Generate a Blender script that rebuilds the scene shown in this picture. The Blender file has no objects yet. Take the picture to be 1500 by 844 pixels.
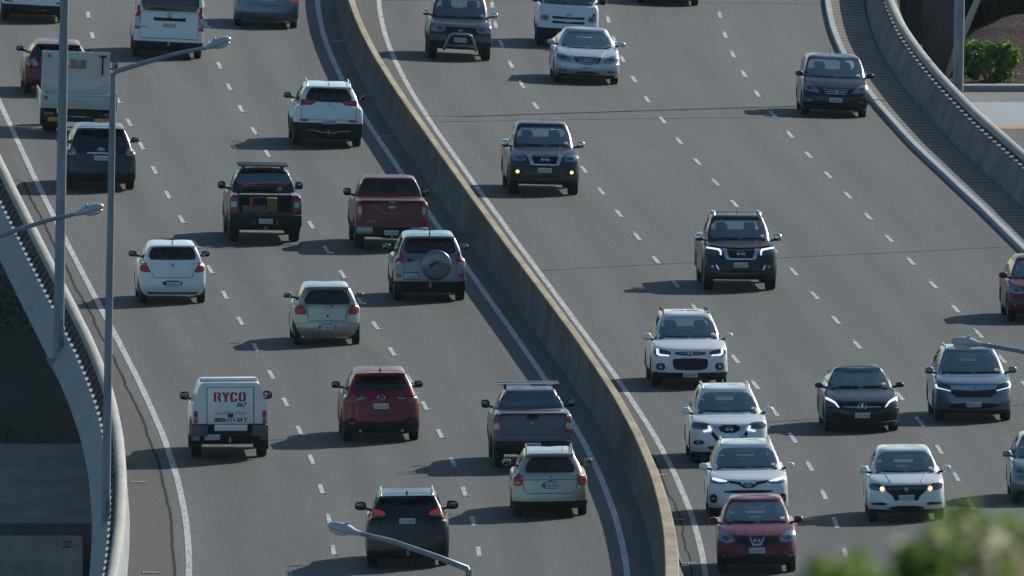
import bpy, bmesh, math, random
import numpy as np
from mathutils import Vector, Matrix
from mathutils.bvhtree import BVHTree
from mathutils.geometry import tessellate_polygon

# ------------------------------------------------------------------ camera, light, exposure
SC = bpy.context.scene
COL = SC.collection
R = math.radians
cam_data = bpy.data.cameras.new('camera')
cam = bpy.data.objects.new('camera', cam_data); COL.objects.link(cam)
cam.location = (0, -960, 61.2)
cam.rotation_euler = (R(90 - 3.6568), 0, 0)
cam_data.sensor_width = 36
cam_data.lens = 55500 / 1500 * 36
cam_data.clip_start = 1
cam_data.clip_end = 20000
cam_data.dof.use_dof = True
cam_data.dof.focus_distance = 965
cam_data.dof.aperture_fstop = cam_data.lens / 1000 / 0.034
SC.camera = cam

SUN = Vector((1.2, 1.6, 1.0)).normalized()
SUN_EL = math.asin(SUN.z)
SUN_AZ = math.atan2(SUN.x, SUN.y)
world = bpy.data.worlds.new('World'); SC.world = world
world.use_nodes = True
wn = world.node_tree
sky = wn.nodes.new('ShaderNodeTexSky')
sky.sky_type = 'NISHITA'; sky.sun_disc = False
sky.sun_elevation = SUN_EL; sky.sun_rotation = SUN_AZ
sky.air_density = 1.0; sky.dust_density = 0.6; sky.ozone_density = 1.5
tint = wn.nodes.new('ShaderNodeMix'); tint.data_type = 'RGBA'; tint.blend_type = 'MULTIPLY'; tint.inputs[0].default_value = 1.
tint.inputs[7].default_value = (.82, 1.0, 1.07, 1)
wn.links.new(sky.outputs[0], tint.inputs[6]); wn.links.new(tint.outputs[2], wn.nodes['Background'].inputs[0])
wn.nodes['Background'].inputs[1].default_value = 0.064
sd = bpy.data.lights.new('sun', 'SUN'); sd.energy = 3.6; sd.angle = R(0.5); sd.color = (1.0, 0.95, 0.87)
so = bpy.data.objects.new('sun', sd); COL.objects.link(so)
so.location = (60, 60, 120)
so.rotation_euler = (-SUN).to_track_quat('-Z', 'Y').to_euler()
SC.view_settings.view_transform = 'Standard'
SC.view_settings.look = 'None'
SC.view_settings.exposure = 0.56
SC.view_settings.gamma = 1
SC.view_settings.use_curve_mapping = False
SC.cycles.max_bounces = 6
SC.cycles.transparent_max_bounces = 12
SC.cycles.use_denoising = True
SC.cycles.sample_clamp_indirect = 4
RND = random.Random(7)

# ------------------------------------------------------------------ materials
def mat(name, col=(.5, .5, .5), rough=.6, metal=0., coat=0., emit=None, estr=0., spec=.5):
    m = bpy.data.materials.new(name); m.use_nodes = True
    b = m.node_tree.nodes['Principled BSDF']
    b.inputs['Base Color'].default_value = (*col, 1)
    b.inputs['Roughness'].default_value = rough
    b.inputs['Metallic'].default_value = metal
    b.inputs['Coat Weight'].default_value = coat
    b.inputs['Coat Roughness'].default_value = .06
    b.inputs['Specular IOR Level'].default_value = spec
    if emit:
        b.inputs['Emission Color'].default_value = (*emit, 1)
        b.inputs['Emission Strength'].default_value = estr
    return m

class NB:
    """tiny node helper"""
    def __init__(s, m): s.t = m.node_tree; s.b = s.t.nodes['Principled BSDF']
    def n(s, kind, **kw):
        x = s.t.nodes.new('ShaderNode' + kind)
        for k, v in kw.items(): setattr(x, k, v)
        return x
    def l(s, a, b): s.t.links.new(a, b)
    def noise(s, vec, scale, detail=4, rough=.6):
        x = s.n('TexNoise'); x.inputs['Scale'].default_value = scale
        x.inputs['Detail'].default_value = detail; x.inputs['Roughness'].default_value = rough
        if vec is not None: s.l(vec, x.inputs['Vector'])
        return x.outputs['Fac']
    def mapping(s, vec, scale=(1, 1, 1)):
        x = s.n('Mapping'); x.inputs['Scale'].default_value = scale; s.l(vec, x.inputs['Vector']); return x.outputs[0]
    def ramp(s, fac, stops):
        x = s.n('ValToRGB'); e = x.color_ramp.elements
        while len(e) < len(stops): e.new(.5)
        for i, (p, c) in enumerate(stops): e[i].position = p; e[i].color = (*c, 1)
        s.l(fac, x.inputs[0]); return x.outputs[0]
    def mix(s, fac, a, b, mode='MIX'):
        x = s.n('Mix', data_type='RGBA', blend_type=mode)
        if hasattr(fac, 'links'): s.l(fac, x.inputs[0])
        else: x.inputs[0].default_value = fac
        for v, i in ((a, 6), (b, 7)):
            if hasattr(v, 'links'): s.l(v, x.inputs[i])
            else: x.inputs[i].default_value = (*v, 1)
        return x.outputs[2]
    def math(s, op, a, b=0.):
        x = s.n('Math', operation=op)
        for v, i in ((a, 0), (b, 1)):
            if hasattr(v, 'links'): s.l(v, x.inputs[i])
            else: x.inputs[i].default_value = v
        return x.outputs[0]
    def bump(s, h, strength=.3, dist=.02):
        x = s.n('Bump'); x.inputs['Strength'].default_value = strength; x.inputs['Distance'].default_value = dist
        s.l(h, x.inputs['Height']); s.l(x.outputs[0], s.b.inputs['Normal'])
    def base(s, c): s.l(c, s.b.inputs['Base Color'])
    def uv(s): return s.n('UVMap', uv_map='UVMap').outputs[0]
    def obj(s): return s.n('TexCoord').outputs['Object']

def asphalt(name, a, b, lanes=True):
    m = mat(name, a, .82, spec=.35); q = NB(m); uv = q.uv()      # uv: x = metres across, y = metres along
    fine = q.noise(q.mapping(uv, (11, 1.1, 1)), 1.0, 2, .8); grain = q.noise(q.mapping(uv, (26, 3.2, 1)), 1.0, 2, .8)
    big = q.noise(q.mapping(uv, (.35, .05, 1)), 1.0, 5, .65)
    streak = q.noise(q.mapping(uv, (.8, .013, 1)), 1.0, 4, .6)
    c = q.ramp(big, [(.3, a), (.7, b)])
    c = q.mix(.75, c, q.ramp(streak, [(.34, (.60, .60, .61)), (.64, (1.22, 1.22, 1.20))]), 'MULTIPLY')
    c = q.mix(.8, c, q.ramp(fine, [(.36, (.70, .70, .71)), (.64, (1.32, 1.31, 1.29))]), 'MULTIPLY')
    c = q.mix(.9, c, q.ramp(grain, [(.36, (.50, .50, .51)), (.64, (1.55, 1.55, 1.53))]), 'MULTIPLY')
    if lanes:                                                  # oil line down the middle of each 3.3 m lane
        x = q.n('SeparateXYZ'); q.l(uv, x.inputs[0])
        w = q.math('COSINE', q.math('MULTIPLY', x.outputs[0], 2 * math.pi / 1.65))
        c = q.mix(.5, c, q.ramp(q.math('MULTIPLY_ADD', w, .5), [(.0, (1.06, 1.06, 1.06)), (1., (.72, .72, .73))]), 'MULTIPLY')
    q.base(c); q.bump(fine, .25, .01)
    return m

def concrete(name, a, b, streaks=True, rough=.85):
    m = mat(name, a, rough, spec=.3); q = NB(m); o = q.obj()
    n1 = q.noise(q.mapping(o, (1., .3, 1.)), .9, 6, .65); n2 = q.noise(q.mapping(o, (1., .12, 1.)), 14, 4, .7)
    c = q.ramp(n1, [(.3, a), (.7, b)])
    c = q.mix(.6, c, q.ramp(n2, [(.3, (.75, .75, .74)), (.7, (1.18, 1.18, 1.17))]), 'MULTIPLY')
    if streaks:
        s = q.noise(q.mapping(o, (5, .30, .35)), 1.0, 4, .7)
        c = q.mix(.7, c, q.ramp(s, [(.35, (.5, .5, .5)), (.62, (1.12, 1.12, 1.1))]), 'MULTIPLY')
    q.base(c); q.bump(n2, .3, .01)
    return m

def paint(name, col, metal=0., rough=.42, dirt=.25):
    m = mat(name, col, rough, metal, coat=.9 if min(col) > .1 else .45, spec=.3 if min(col) > .03 else .15); m.node_tree.nodes['Principled BSDF'].inputs['Coat Roughness'].default_value = .10; q = NB(m); o = q.obj()
    n = q.noise(o, 3.2, 5, .65)
    g = tuple(c * .7 + .05 for c in col)
    q.base(q.mix(q.math('MULTIPLY', q.ramp(n, [(.45, (0, 0, 0)), (.75, (1, 1, 1))]), dirt), col, g))
    return m

def glass(name, tint, refl=(1, 1, 1), ior=1.52):
    m = bpy.data.materials.new(name); m.use_nodes = True
    t = m.node_tree; t.nodes.remove(t.nodes['Principled BSDF'])
    tr = t.nodes.new('ShaderNodeBsdfTransparent'); tr.inputs[0].default_value = (*tint, 1)
    gl = t.nodes.new('ShaderNodeBsdfGlossy'); gl.inputs['Roughness'].default_value = .04
    gl.inputs[0].default_value = (*refl, 1)
    fr = t.nodes.new('ShaderNodeFresnel'); fr.inputs[0].default_value = ior
    mx = t.nodes.new('ShaderNodeMixShader')
    t.links.new(fr.outputs[0], mx.inputs[0]); t.links.new(tr.outputs[0], mx.inputs[1]); t.links.new(gl.outputs[0], mx.inputs[2])
    t.links.new(mx.outputs[0], t.nodes['Material Output'].inputs[0])
    return m

M = {}
M['asphalt'] = asphalt('asphalt', (.0425, .0487, .0500), (.0545, .0612, .0625))
M['asphalt_shoulder'] = asphalt('asphalt_shoulder', (.031, .030, .030), (.043, .040, .039), lanes=False)
M['tar'] = mat('tar', (.010, .010, .011), 1., spec=.1)
M['paint_line'] = mat('paint_line', (.52, .53, .53), .7)
q = NB(M['paint_line']); q.base(q.ramp(q.noise(q.mapping(q.obj(), (9, .9, 1)), 1.0, 5, .8), [(.36, (.19, .195, .195)), (.55, (.44, .45, .45))]))
M['kerb'] = concrete('kerb', (.28, .30, .31), (.38, .40, .41), False)
M['stud'] = mat('stud', (.9, .9, .88), .25, coat=1)
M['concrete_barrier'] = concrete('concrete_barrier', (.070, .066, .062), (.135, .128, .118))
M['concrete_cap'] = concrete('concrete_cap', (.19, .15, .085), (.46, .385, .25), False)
M['concrete_parapet'] = concrete('concrete_parapet', (.15, .15, .145), (.23, .228, .22))
M['concrete_fascia'] = concrete('concrete_fascia', (.27, .29, .29), (.35, .365, .365), False)
M['concrete_rail'] = concrete('concrete_rail', (.30, .305, .275), (.42, .42, .38), False)
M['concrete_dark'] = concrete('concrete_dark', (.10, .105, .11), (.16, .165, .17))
for k_ in ('concrete_barrier', 'concrete_parapet'):           # casting joints and rust-brown runs
    q = NB(M[k_]); old = q.b.inputs['Base Color'].links[0].from_socket; x = q.n('SeparateXYZ'); q.l(q.uv(), x.inputs[0])
    fr = q.math('FRACT', q.math('MULTIPLY', x.outputs[1], 1 / 5.))
    c_ = q.mix(1., old, q.ramp(fr, [(.0, (.45, .43, .40)), (.035, (.45, .43, .40)), (.06, (1, 1, 1)), (1., (1, 1, 1))]), 'MULTIPLY')
    st = q.noise(q.mapping(q.uv(), (1.2, .55, 1)), 1.0, 4, .7)
    q.base(q.mix(q.math('MULTIPLY', q.ramp(st, [(.56, (0, 0, 0)), (.72, (1, 1, 1))]), .55), c_, (.045, .036, .028)))
M['steel_pole'] = mat('steel_pole', (.27, .32, .36), .5, .25)
q = NB(M['steel_pole']); q.base(q.ramp(q.noise(q.mapping(q.obj(), (6, 6, 1.2)), 1.0, 5, .7), [(.3, (.16, .20, .24)), (.7, (.30, .35, .39))]))
M['lamp_grey'] = mat('lamp_grey', (.42, .46, .49), .4, .2)
M['lamp_lens'] = mat('lamp_lens', (.5, .55, .58), .15, 0, 1)
M['black'] = mat('black_plastic', (.010, .011, .012), .6, spec=.25)
M['dark'] = mat('interior_dark', (.022, .023, .025), .8)
M['under'] = mat('underbody', (.012, .012, .013), .9)
M['rubber'] = mat('rubber', (.014, .014, .015), .85)
M['rim'] = mat('alloy_rim', (.32, .33, .34), .35, .8)
M['chrome'] = mat('chrome', (.62, .65, .68), .16, 1.)
M['chrome_blue'] = mat('satin_chrome', (.55, .62, .70), .3, .9)
M['red_lens'] = mat('red_lens', (.42, .010, .018), .3, 0, .25, spec=.3)
M['red_lens_lit'] = mat('red_lens_lit', (.5, .01, .01), .2, 0, 1, emit=(1, .03, .02), estr=.10)
M['red_dark'] = mat('dark_red_lens', (.10, .008, .012), .15, 0, 1)
M['clear_lens'] = mat('clear_lens', (.22, .26, .30), .18, .4, .5)
M['smoke_lens'] = mat('smoke_lens', (.06, .07, .08), .1, .3, 1)
M['drl'] = mat('daytime_lamp', (.9, .9, .9), .3, emit=(.86, .95, 1), estr=.55)
M['amber_lamp'] = mat('amber_lamp', (.9, .6, .3), .3, emit=(1, .58, .24), estr=1.5)
M['amber_lens'] = mat('amber_lens', (.55, .20, .02), .3, 0, 1)
M['plate'] = mat('plate_white', (.62, .64, .66), .4)
M['ink'] = mat('ink_black', (.01, .01, .012), .6)
M['ink_red'] = mat('ink_red', (.42, .012, .02), .5)
M['glass'] = glass('window_glass', (.58, .66, .65), (.82, 1., .98), 3.0)
M['glass_tint'] = glass('privacy_glass', (.86, .90, .90))
M['mirror_glass'] = mat('mirror_glass', (.10, .13, .16), .08, 1.)
M['seat'] = mat('seat_fabric', (.03, .031, .034), .8)
M['wood'] = mat('wood_crate', (.24, .12, .05), .7)
M['red_cloth'] = mat('red_fabric', (.45, .04, .03), .7)
M['grey_plastic'] = mat('grey_plastic', (.10, .105, .11), .6)
M['tin'] = mat('galvanised', (.35, .38, .40), .45, .5)
M['truck_grey'] = paint('truck_pale_grey', (.44, .47, .47), 0, .55, .6)
WHITE = paint('white_paint', (.76, .775, .755), 0, .4, .22)
M['white'] = WHITE
M['aluminium'] = mat('aluminium', (.7, .7, .68), .25, .9)

# ------------------------------------------------------------------ generic builders
def link(o, parent=None):
    COL.objects.link(o)
    if parent is not None: o.parent = parent
    return o
def tag(o, label=None, cat=None, group=None, kind=None):
    if label: o['label'] = label
    if cat: o['category'] = cat
    if group: o['group'] = group
    if kind: o['kind'] = kind
    return o
def empty(name, loc=(0, 0, 0), rot=(0, 0, 0)):
    o = bpy.data.objects.new(name, None); o.location = loc; o.rotation_euler = rot
    o.empty_display_size = .3
    return link(o)
def mesh_obj(name, verts, faces, m, parent=None, smooth=None, uvs=None, mats=None, mi=None):
    me = bpy.data.meshes.new(name); me.from_pydata([tuple(v) for v in verts], [], [tuple(f) for f in faces]); me.update()
    for x in (mats or [m]): me.materials.append(x)
    if mi is not None: me.polygons.foreach_set('material_index', mi)
    if uvs is not None:
        l = me.uv_layers.new(name='UVMap')
        vi = np.zeros(len(me.loops), 'i'); me.loops.foreach_get('vertex_index', vi)
        l.data.foreach_set('uv', np.asarray(uvs, 'f')[vi].ravel())
    if smooth is not None: smooth_mesh(me, smooth)
    return link(bpy.data.objects.new(name, me), parent)
def smooth_mesh(me, ang):
    me.polygons.foreach_set('use_smooth', [True] * len(me.polygons))
    me.set_sharp_from_angle(angle=R(ang))
def bm_obj(name, bm, m, parent=None, smooth=None):
    bmesh.ops.recalc_face_normals(bm, faces=bm.faces[:])
    me = bpy.data.meshes.new(name); bm.to_mesh(me); bm.free()
    me.materials.append(m)
    if smooth is not None: smooth_mesh(me, smooth)
    return link(bpy.data.objects.new(name, me), parent)
def box_bm(bm, c, s, bevel=0., rot=None):
    g = bmesh.ops.create_cube(bm, size=1.0)
    vs = g['verts']
    for v in vs: v.co = Vector((v.co.x * s[0], v.co.y * s[1], v.co.z * s[2]))
    if bevel:
        es = list({e for v in vs for e in v.link_edges})
        r = bmesh.ops.bevel(bm, geom=es, offset=bevel, segments=2, affect='EDGES', profile=.5)
        vs = list({v for f in r['faces'] for v in f.verts} | {v for v in vs if v.is_valid})
    for v in vs:
        if rot is not None: v.co = rot @ v.co
        v.co += Vector(c)
def box(name, c, s, m, parent=None, bevel=.01, rot=None):
    bm = bmesh.new(); box_bm(bm, c, s, bevel, rot); return bm_obj(name, bm, m, parent, 40)
def tube_bm(bm, pts, r, n=8, cap=True):
    pts = [Vector(p) for p in pts]; rs = r if isinstance(r, (list, tuple)) else [r] * len(pts)
    rings = []
    ref = None
    for i, p in enumerate(pts):
        d = (pts[min(i + 1, len(pts) - 1)] - pts[max(i - 1, 0)]).normalized()
        if ref is None: ref = Vector((0, 0, 1)) if abs(d.z) < .9 else Vector((1, 0, 0))
        a = d.cross(ref).normalized(); b = a.cross(d).normalized(); ref = b
        rings.append([bm.verts.new(p + (a * math.cos(t) + b * math.sin(t)) * rs[i]) for t in [2 * math.pi * k / n for k in range(n)]])
    for i in range(len(rings) - 1):
        for k in range(n):
            bm.faces.new((rings[i][k], rings[i][(k + 1) % n], rings[i + 1][(k + 1) % n], rings[i + 1][k]))
    if cap: bm.faces.new(rings[0][::-1]); bm.faces.new(rings[-1])
def tube(name, pts, r, m, parent=None, n=8):
    bm = bmesh.new(); tube_bm(bm, pts, r, n); return bm_obj(name, bm, m, parent, 50)
def sweep(name, section, ys, m, parent=None, closed=True, smooth=35, mats=None, mi=None):
    """section: list of (offset, z) or a function of Y giving one; swept along the road"""
    V = []; F = []; U = []; MI = []
    n = None
    for Y in ys:
        s = section(Y) if callable(section) else section
        n = len(s); acc = 0; last = None
        for (o, z) in s:
            if last: acc += math.hypot(o - last[0], z - last[1])
            V.append(P(o, Y, z)); U.append((acc, Y)); last = (o, z)
    k = n if closed else n - 1
    for i in range(len(ys) - 1):
        for j in range(k):
            a, b = i * n + j, i * n + (j + 1) % n
            F.append((a, b, b + n, a + n)); MI.append(mi[j] if mi else 0)
    if closed:
        F.append(tuple(range(n))[::-1]); F.append(tuple((len(ys) - 1) * n + j for j in range(n))); MI += [0, 0]
    o = mesh_obj(name, V, F, m, parent, smooth, U, mats, MI)
    bm = bmesh.new(); bm.from_mesh(o.data); bmesh.ops.recalc_face_normals(bm, faces=bm.faces[:]); bm.to_mesh(o.data); bm.free()
    return o

# ------------------------------------------------------------------ the road's own coordinates: metres across from the median, metres along
GY = np.arange(-190, 221, 5.)
GX = np.array([1.24, 1.52, 1.78, 2.02, 2.25, 2.46, 2.64, 2.81, 2.97, 3.1, 3.21, 3.31, 3.39, 3.45, 3.49, 3.52, 3.52, 3.51, 3.48, 3.43, 3.36, 3.28, 3.17, 3.05, 2.92, 2.76, 2.6, 2.42, 2.22, 2.02, 1.81, 1.6, 1.37, 1.15, 0.92, 0.69, 0.46, 0.23, -0.0, -0.23, -0.46, -0.69, -0.92, -1.14, -1.37, -1.59, -1.82, -2.04, -2.26, -2.48, -2.7, -2.92, -3.13, -3.33, -3.53, -3.72, -3.89, -4.05, -4.2, -4.33, -4.45, -4.54, -4.62, -4.68, -4.71, -4.73, -4.72, -4.7, -4.65, -4.59, -4.5, -4.39, -4.26, -4.12, -3.95, -3.76, -3.55, -3.32, -3.07, -2.8, -2.51, -2.19, -1.86])
EY = [-150.8, -104.6, -72.1, -36.5, -1.8, 33.2, 64.9, 114.2, 149.]
EE = [-.020, -.015, -.008, 0, .007, .020, .040, .055, .055]
def xm(Y):
    i = (Y + 190) / 5
    j = min(max(int(math.floor(i)), 1), len(GX) - 3); t = i - j
    p0, p1, p2, p3 = GX[j - 1:j + 3]
    return float(.5 * (2 * p1 + (p2 - p0) * t + (2 * p0 - 5 * p1 + 4 * p2 - p3) * t * t + (3 * p1 - p0 - 3 * p2 + p3) * t ** 3))
def slope(Y): return float(np.interp(Y, EY, EE))
def head(Y): return (xm(Y + 2) - xm(Y - 2)) / 4           # dX/dY of the road
def P(o, Y, z=0.): return (xm(Y) + o, Y, z - slope(Y) * o)
YS = [y for y in np.arange(-186, 212, 3.)]
def strip(name, o0, o1, z, m, ys=YS, parent=None, nx=1):
    V = []; U = []; F = []
    for Y in ys:
        a = o0(Y) if callable(o0) else o0; b = o1(Y) if callable(o1) else o1
        for k in range(nx + 1):
            o = a + (b - a) * k / nx
            V.append(P(o, Y, z)); U.append((o, Y))
    for i in range(len(ys) - 1):
        for k in range(nx):
            a = i * (nx + 1) + k; F.append((a, a + 1, a + nx + 2, a + nx + 1))
    return mesh_obj(name, V, F, m, parent, None, U)
# ------------------------------------------------------------------ the setting
def sstep(t): t = min(1, max(0, t)); return t * t * (3 - 2 * t)
GYX = list(np.arange(-330, -190, 5.)); gx = []; x_, d_ = float(GX[0]), .27
for _ in GYX: x_ -= d_; d_ = max(.03, d_ - .022); gx.append(x_)
GX = np.concatenate([np.array(gx[::-1]), GX]); G0 = -330
def xm(Y):
    i = (Y - G0) / 5
    j = min(max(int(math.floor(i)), 1), len(GX) - 3); t = i - j
    p0, p1, p2, p3 = GX[j - 1:j + 3]
    return float(.5 * (2 * p1 + (p2 - p0) * t + (2 * p0 - 5 * p1 + 4 * p2 - p3) * t * t + (3 * p1 - p0 - 3 * p2 + p3) * t ** 3))
YS = list(np.arange(-320, 214, 3.))
def ro(o): return lambda Y: o - 4.4 * sstep((-125 - Y) / 80)     # right edge draws in beyond the near end
def lo(o): return lambda Y: o - .40 * sstep((-38 - Y) / 75)       # left parapet flares outwards towards the near end

# ground far below, the viewpoint's hillside
m = mat('ground_soil', (.04, .045, .025), .95); q = NB(m)
q.base(q.ramp(q.noise(q.obj(), .25, 8, .7), [(.3, (.010, .014, .008)), (.55, (.020, .024, .013)), (.75, (.035, .034, .022))]))
g = mesh_obj('ground', [(-9000, -9000, -9.5), (9000, -9000, -9.5), (9000, 9000, -9.5), (-9000, 9000, -9.5)], [(0, 1, 2, 3)], m); g['kind'] = 'structure'
def hill_z(x, y):
    t = y + 960
    z = 59.4 - .13 * max(t, -40) - .0006 * max(0, t - 60) ** 2 if t < 330 else -30
    return max(z + .5 * math.sin(x * .21) * math.sin(y * .17) - .0009 * x * x, -9.6)
V = []; F = []; xs = np.linspace(-330, 330, 45); ys = np.linspace(-1100, -560, 55)
for y in ys:
    for x in xs: V.append((x, y, hill_z(x, y)))
for i in range(len(ys) - 1):
    for j in range(len(xs) - 1): a = i * len(xs) + j; F.append((a, a + 1, a + len(xs) + 1, a + len(xs)))
h = mesh_obj('hill', V, F, m, smooth=60); h['kind'] = 'structure'

# deck, carriageways and markings
def struct(o): o['kind'] = 'structure'; return o
struct(strip('road', lo(-12.0), ro(14.0), 0, M['asphalt'], nx=14))
struct(strip('shoulder', lo(-12.0), -11.16, .004, M['asphalt_shoulder']))
struct(strip('median_shoulder', .02, .84, .004, M['asphalt_shoulder']))
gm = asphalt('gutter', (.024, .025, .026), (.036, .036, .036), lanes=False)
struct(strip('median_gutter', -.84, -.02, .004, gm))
# girders under the deck, carried on piers
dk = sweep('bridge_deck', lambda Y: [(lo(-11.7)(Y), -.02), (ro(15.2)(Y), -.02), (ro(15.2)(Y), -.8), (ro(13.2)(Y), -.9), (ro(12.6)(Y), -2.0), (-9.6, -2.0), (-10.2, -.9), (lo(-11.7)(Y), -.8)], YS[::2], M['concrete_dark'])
tag(dk, 'concrete viaduct deck with girders carrying the motorway', 'bridge')
for Y in range(-300, 210, 42):
    for o in (-6.5, 0.5, 8.):
        x, y, z = P(o, Y); z1 = z - 1.98
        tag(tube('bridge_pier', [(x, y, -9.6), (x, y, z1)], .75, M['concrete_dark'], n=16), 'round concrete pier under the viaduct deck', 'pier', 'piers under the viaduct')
# edge lines, dashes
LM_V, LM_F = [], []
def quad_strip(pts0, pts1):
    b = len(LM_V); n = len(pts0)
    for a, c in zip(pts0, pts1): LM_V.extend((a, c))
    for i in range(n - 1): k = b + 2 * i; LM_F.append((k, k + 1, k + 3, k + 2))
for o, w in ((-10.83, .145), (-.895, .145), (.875, .135)):
    quad_strip([P(o - w / 2, Y, .008) for Y in YS], [P(o + w / 2, Y, .008) for Y in YS])
DASH = {-7.52: (0, -9.8825, 112.61, 24, -2), -4.205: (.0019, -9.9038, 111.10, 24, -2), 4.133: (.0071, -10.03, 128.86, 26, -1), 7.431: (.0095, -10.088, 134.69, 26, -1), 10.70: (.0025, -10.026, 130.08, 26, -1)}
STUDS = []
for o, (a, b, c, n, k0) in DASH.items():
    for k in range(k0, n + 1):
        Yc = a * k * k + b * k + c; w = .052
        ys = [Yc - 1.5, Yc - .5, Yc + .5, Yc + 1.5]
        quad_strip([P(o - w, y, .008) for y in ys], [P(o + w, y, .008) for y in ys])
        if RND.random() < .86: STUDS.append(P(o + .075, Yc - 1.62, .0) if o < 0 else P(o - .01, Yc + 1.62, .0))
struct(mesh_obj('lane_markings', LM_V, LM_F, M['paint_line']))
# tarred seams: along the lanes, the wandering edge joints and the skewed deck joints
LM_V, LM_F = [], []
def seam(o, w, amp, ys, z=.006):
    ph = [RND.uniform(-1, 1) for _ in ys]
    f = [o + amp * (ph[i] * .5 + math.sin(y * .35) * .5) for i, y in enumerate(ys)]
    quad_strip([P(v - w / 2, y, z) for v, y in zip(f, ys)], [P(v + w / 2, y, z) for v, y in zip(f, ys)])
seam(-11.18, .07, .04, [y for y in np.arange(-150, 39, 1.5)])
seam(.56, .05, .06, [y for y in np.arange(-150, -48, 1.5)])
for o in ():  seam(o + .02, .011, .012, [y for y in np.arange(-150, 200, 3)], .005)
def cross(o0, y0, o1, y1, w=.085):
    n = 24; A = []; B = []
    for i in range(n + 1):
        t = i / n; o = o0 + (o1 - o0) * t; y = y0 + (y1 - y0) * t + RND.uniform(-.1, .1)
        A.append(P(o, y - w / 2, .0065)); B.append(P(o, y + w / 2, .0065))
    quad_strip(A, B)
cross(.9, 69, 13.85, 81.5); cross(.9, 4.6, 13.85, 17.4); cross(3.0, -54, 13.85, -43.5); cross(.9, 128, 13.85, 139); cross(-11.2, 37.8, -11.9, 37.8, .22)
struct(mesh_obj('tar_seams', LM_V, LM_F, M['tar']))
sme = None
for p in STUDS:
    if sme is None:
        s = box('road_stud', (0, 0, .016), (.075, .10, .03), M['stud'], None, .008); sme = s.data
    else: s = link(bpy.data.objects.new('road_stud', sme))
    s.location = p; tag(s, 'small white reflective stud beside a lane dash', 'road stud', 'reflective studs along the lane dashes')
# right kerb and slab footing
struct(sweep('kerb', lambda Y: [(ro(13.80)(Y), -.02), (ro(13.81)(Y), .11), (ro(13.83)(Y), .125), (ro(13.98)(Y), .125), (ro(13.98)(Y), -.02)], YS, M['kerb'], closed=False))
pm = concrete('paving_slab', (.12, .106, .092), (.175, .155, .135), False); q = NB(pm)
w = q.n('TexWave', wave_type='BANDS', bands_direction='Y', wave_profile='SAW'); w.inputs['Scale'].default_value = .2095; w.inputs['Distortion'].default_value = .0
q.l(q.uv(), w.inputs['Vector']); old = pm.node_tree.nodes['Principled BSDF'].inputs['Base Color'].links[0].from_socket
q.base(q.mix(1., old, q.ramp(w.outputs['Fac'], [(.0, (.28, .27, .26)), (.24, (.30, .29, .28)), (.28, (1, 1, 1)), (1., (1.02, 1, .98))]), 'MULTIPLY'))
struct(strip('footpath', ro(13.98), ro(14.95), .10, pm))

# median barrier: splayed concrete wall with a weathered coping
def mc(Y): return float(np.interp(Y, (-105, -60, 0, 130), (.06, -.02, -.09, -.09)))
def mw(Y): return float(np.interp(Y, (-112, -88, -50), (.15, .105, .082)))
def med_sec(Y):
    c, w = mc(Y), mw(Y)
    return [(c - w - .20, -.01), (c - w - .17, .08), (c - w - .05, .34), (c - w, .92), (c + w, .92), (c + w + .05, .34), (c + w + .17, .08), (c + w + .20, -.01)]
mb = empty('median_barrier', P(0, 0)); tag(mb, 'long concrete barrier curving down the middle between the two carriageways', 'barrier')
def local(o, root): o.parent = root; o.matrix_parent_inverse = Matrix.Translation(-Vector(root.location)); return o
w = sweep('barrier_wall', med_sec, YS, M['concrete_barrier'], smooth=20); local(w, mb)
cp = sweep('coping', lambda Y: [(mc(Y) - mw(Y) - .004, .918), (mc(Y) - mw(Y) - .008, .945), (mc(Y) - mw(Y) + .012, .96), (mc(Y) + mw(Y) - .012, .96), (mc(Y) + mw(Y) + .008, .945), (mc(Y) + mw(Y) + .004, .918)], YS, M['concrete_cap'], smooth=20); local(cp, mb)

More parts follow.
